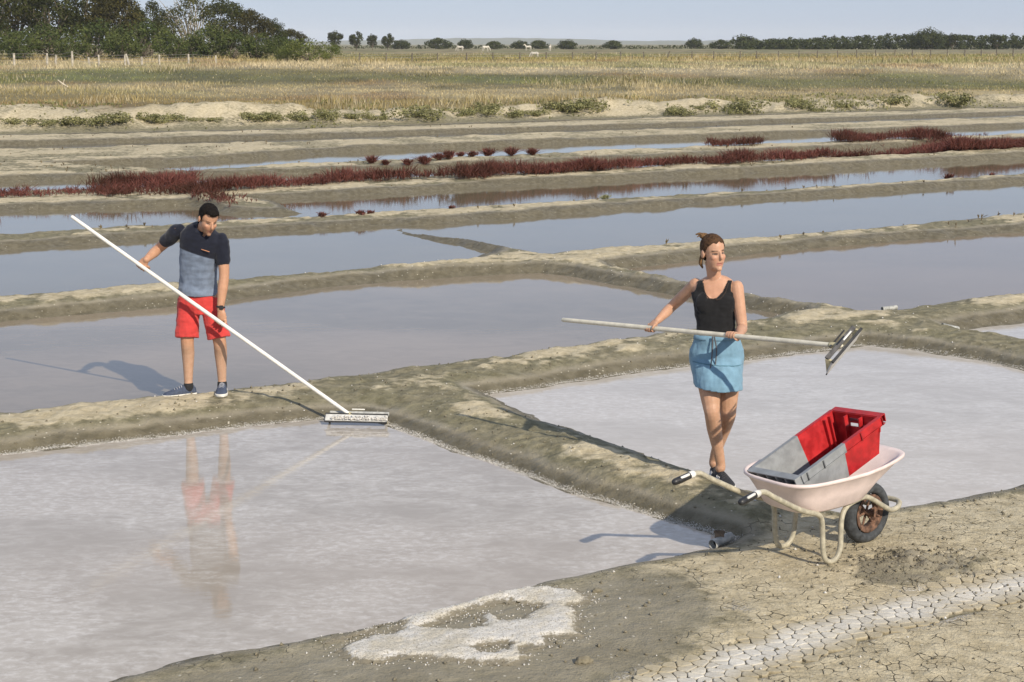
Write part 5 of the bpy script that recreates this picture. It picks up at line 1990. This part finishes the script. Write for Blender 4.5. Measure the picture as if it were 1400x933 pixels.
for px, py, r, lab in ((816, 811, .022, 'lone dark clod on the wet mud right of the salt ring'), (797, 917, .035, 'dark mud lump on the wet mud below the salt ring')):
    p = at_z(px, py, .04)
    z = gz(p[0], p[1])
    me = remesh([ellipsoid((0, 0, r * .4), (r, r * .8, r * .7)), ellipsoid((r * .9, r * .3, r * .25), (r * .6, r * .5, r * .45)), ellipsoid((-r * .8, -.2 * r, r * .2), (r * .5, r * .5, r * .4))], r * .16, 1)
    fold_noise(me, r * .25, 40, 3)
    me.materials.append(plain('clod_mud', (.20, .175, .12)))
    tag(link('mud_clod', me, None, (p[0], p[1], z)), lab, 'clod')


# ---- fences of the pasture
POST_M = plain('weathered_post', (.33, .29, .225), .9, .2, 4)
WIRE_M = plain('fence_wire', (.25, .24, .22), .6, .1, 4)


def fence(name, label, posts, r, leaning, pm):
    """posts: (px, foot px y, distance, top px y)"""
    feet = []
    for px, y, top in posts:
        x = at_y(px, 60, y)[0]
        z = gz(x, y)
        feet.append((np.array((x, y, z)), at_y(px, top, y)[2] - z))
    root = thing(name, label, 'fence', feet[0][0])
    tops = []
    for i, (p, h) in enumerate(feet):
        lean = np.array((leaning[i] if i in leaning else rng.normal(0, .03), rng.normal(0, .03), 0)) if not isinstance(leaning, dict) else np.array((leaning.get(i, rng.normal(0, .03)), 0, 0))
        h = max(h, .8)
        q = p + lean * h + (0, 0, h)
        rr = r * rng.uniform(.8, 1.2)
        obj('post', tube([p - (0, 0, .3), (p + q) / 2, q], [rr, rr * .95, rr * .85], 7, round_ends=False), pm, root)
        tops.append((p, q))
    for k in (.45, .72, .95):
        pts = [p + (q - p) * k for p, q in tops]
        obj('wire', tube(pts, .012, 4, curve=False, round_ends=False), WIRE_M, root)


fence('wire_fence', 'weathered post and wire fence in front of the left wood',
      [(-30, 136, 74), (18, 136, 73), (63, 137, 73), (74, 139, 75), (98, 137, 70), (121, 138, 81), (134, 138, 75), (170, 139, 75), (176, 139, 74), (193, 141, 78), (217, 143, 75), (257, 147, 74), (294, 152, 79)], .10, {8: -.28, 3: .12}, plain('grey_post', (.44, .40, .33), .9, .2, 4))
fence('wire_fence', 'long wire fence with thin posts across the whole pasture',
      [(379, 165, 75), (418, 168, 74), (452, 170, 75)] + [(x, 172 + i * 2.0, 73 - i * .2) for i, x in enumerate((491, 528, 563, 598, 638, 674, 711, 747, 783, 815, 849, 880, 912, 946, 976, 1012, 1035, 1065, 1093, 1118, 1146, 1172, 1198, 1224, 1248, 1273, 1296, 1320, 1342, 1363, 1386, 1410))], .085, {15: .35}, plain('dark_post', (.15, .13, .10), .9, .2, 4))
p = at_y(86, 117, 86)
zz = gz(p[0], p[1])
tag(obj('driftwood_stick', join([tube([np.array((p[0] - .25, p[1], zz + .45)), np.array((p[0], p[1], zz + .25)), np.array((p[0] + .3, p[1] + .1, zz + .05))], [.03, .05, .04], 7),
                                 tube([np.array((p[0], p[1], zz + .25)), np.array((p[0] + .1, p[1], zz + .5))], [.03, .015], 6)]), plain('bleached_wood', (.52, .46, .36), .9), None, True), 'bleached branch lying in the grass left of the fence end', 'branch')


# ---- white horses far off in the pasture
HORSE_M = plain('white_coat', (.58, .54, .46), .8, .12, 3)
HORSE_T = plain('dun_coat', (.45, .36, .26), .8, .15, 3)


def horse_mesh(graze, seed):
    P = [tube([(-.75, 0, 1.12), (-.55, 0, 1.16), (0, 0, 1.08), (.5, 0, 1.13), (.72, 0, 1.2)], [.20, .29, .31, .29, .2], 14)]
    if graze:
        hd = [(.62, 0, 1.22), (.95, 0, .98), (1.18, 0, .55)]
        P += [tube(hd, [.22, .15, .12], 12), tube([(1.14, 0, .58), (1.24, 0, .38), (1.28, 0, .14)], [.12, .10, .07], 10)]
        e = (1.16, .60)
    else:
        P += [tube([(.62, 0, 1.22), (.90, 0, 1.5), (1.05, 0, 1.75)], [.23, .16, .12], 12), tube([(1.02, 0, 1.76), (1.22, 0, 1.64), (1.45, 0, 1.46)], [.13, .11, .07], 10)]
        e = (1.02, 1.86)
    for s in (-1, 1):
        P.append(tube([(e[0] - .02, s * .07, e[1]), (e[0] - .02, s * .09, e[1] + .12)], [.04, .015], 6))
        o = .12 * s
        P.append(tube([(.52, s * .16, 1.0), (.54 + o, s * .16, .60), (.52 + o, s * .16, .55), (.53 + o * 1.3, s * .16, .1), (.57 + o * 1.3, s * .16, .0)], [.15, .085, .07, .05, .065], 9))
        P.append(tube([(-.60, s * .16, 1.05), (-.52 - o, s * .17, .72), (-.72 - o, s * .17, .52), (-.66 - o, s * .17, .1), (-.62 - o, s * .17, .0)], [.19, .12, .07, .05, .065], 9))
    P.append(tube([(-.76, 0, 1.22), (-.92, 0, 1.05), (-.94, 0, .55)], [.06, .09, .04], 8))
    return remesh(P, .035, 3)


for px, fy, ang, gr, mat, lab in ((629, 69.5, 170, True, HORSE_M, 'leftmost white horse grazing in the far pasture'), (664, 70, 10, True, HORSE_M, 'white horse second from the left in the far pasture'),
                                  (722, 69, 185, False, HORSE_M, 'white and dun horse standing third from the left in the far pasture'), (752, 69.5, 80, False, HORSE_M, 'white horse seen end-on, fourth from the left'),
                                  (731, 81, 175, True, HORSE_M, 'small white horse nearest the fence, head down')):
    y = (CAM_H - 1.25) * FPX / (fy - 59.8) if fy < 75 else 212
    x = at_y(px, 60, y)[0]
    root = thing('horse', lab, 'horse', (x, y, gz(x, y)), math.radians(ang), 'horses in the far pasture')
    me = horse_mesh(gr, 0)
    me.materials.append(mat)
    link('body', me, root)
    mane = tube([(.55, 0, 1.5), (.82, 0, 1.30), (1.08, 0, .82)] if gr else [(.62, 0, 1.5), (.78, 0, 1.66), (.98, 0, 1.9)], [.05, .08, .06], 8, side=(0, 1, 0), flat=.5)
    obj('mane', mane, HORSE_T, root, True, True)
    root.scale = (.92, .92, .92) if fy < 75 else (.55, .55, .55)

# ------------------------------------------------------------------ the air: one closed box round the scene
def build_haze():
    v, f = box((0, 3200, 24.0), (9400, 6700, 56.0))
    o = link('haze', mk_mesh('haze', v, f))
    m = bpy.data.materials.new('sea_air')
    m.use_nodes = True
    t = m.node_tree
    t.nodes.clear()
    out = t.nodes.new('ShaderNodeOutputMaterial')
    vol = t.nodes.new('ShaderNodeVolumePrincipled')
    vol.inputs['Color'].default_value = (.92, .96, 1.0, 1)
    vol.inputs['Density'].default_value = 0.00010
    vol.inputs['Anisotropy'].default_value = -0.25
    t.links.new(vol.outputs[0], out.inputs['Volume'])
    o.data.materials.append(m)
    tag(o, kind='stuff')


build_haze()
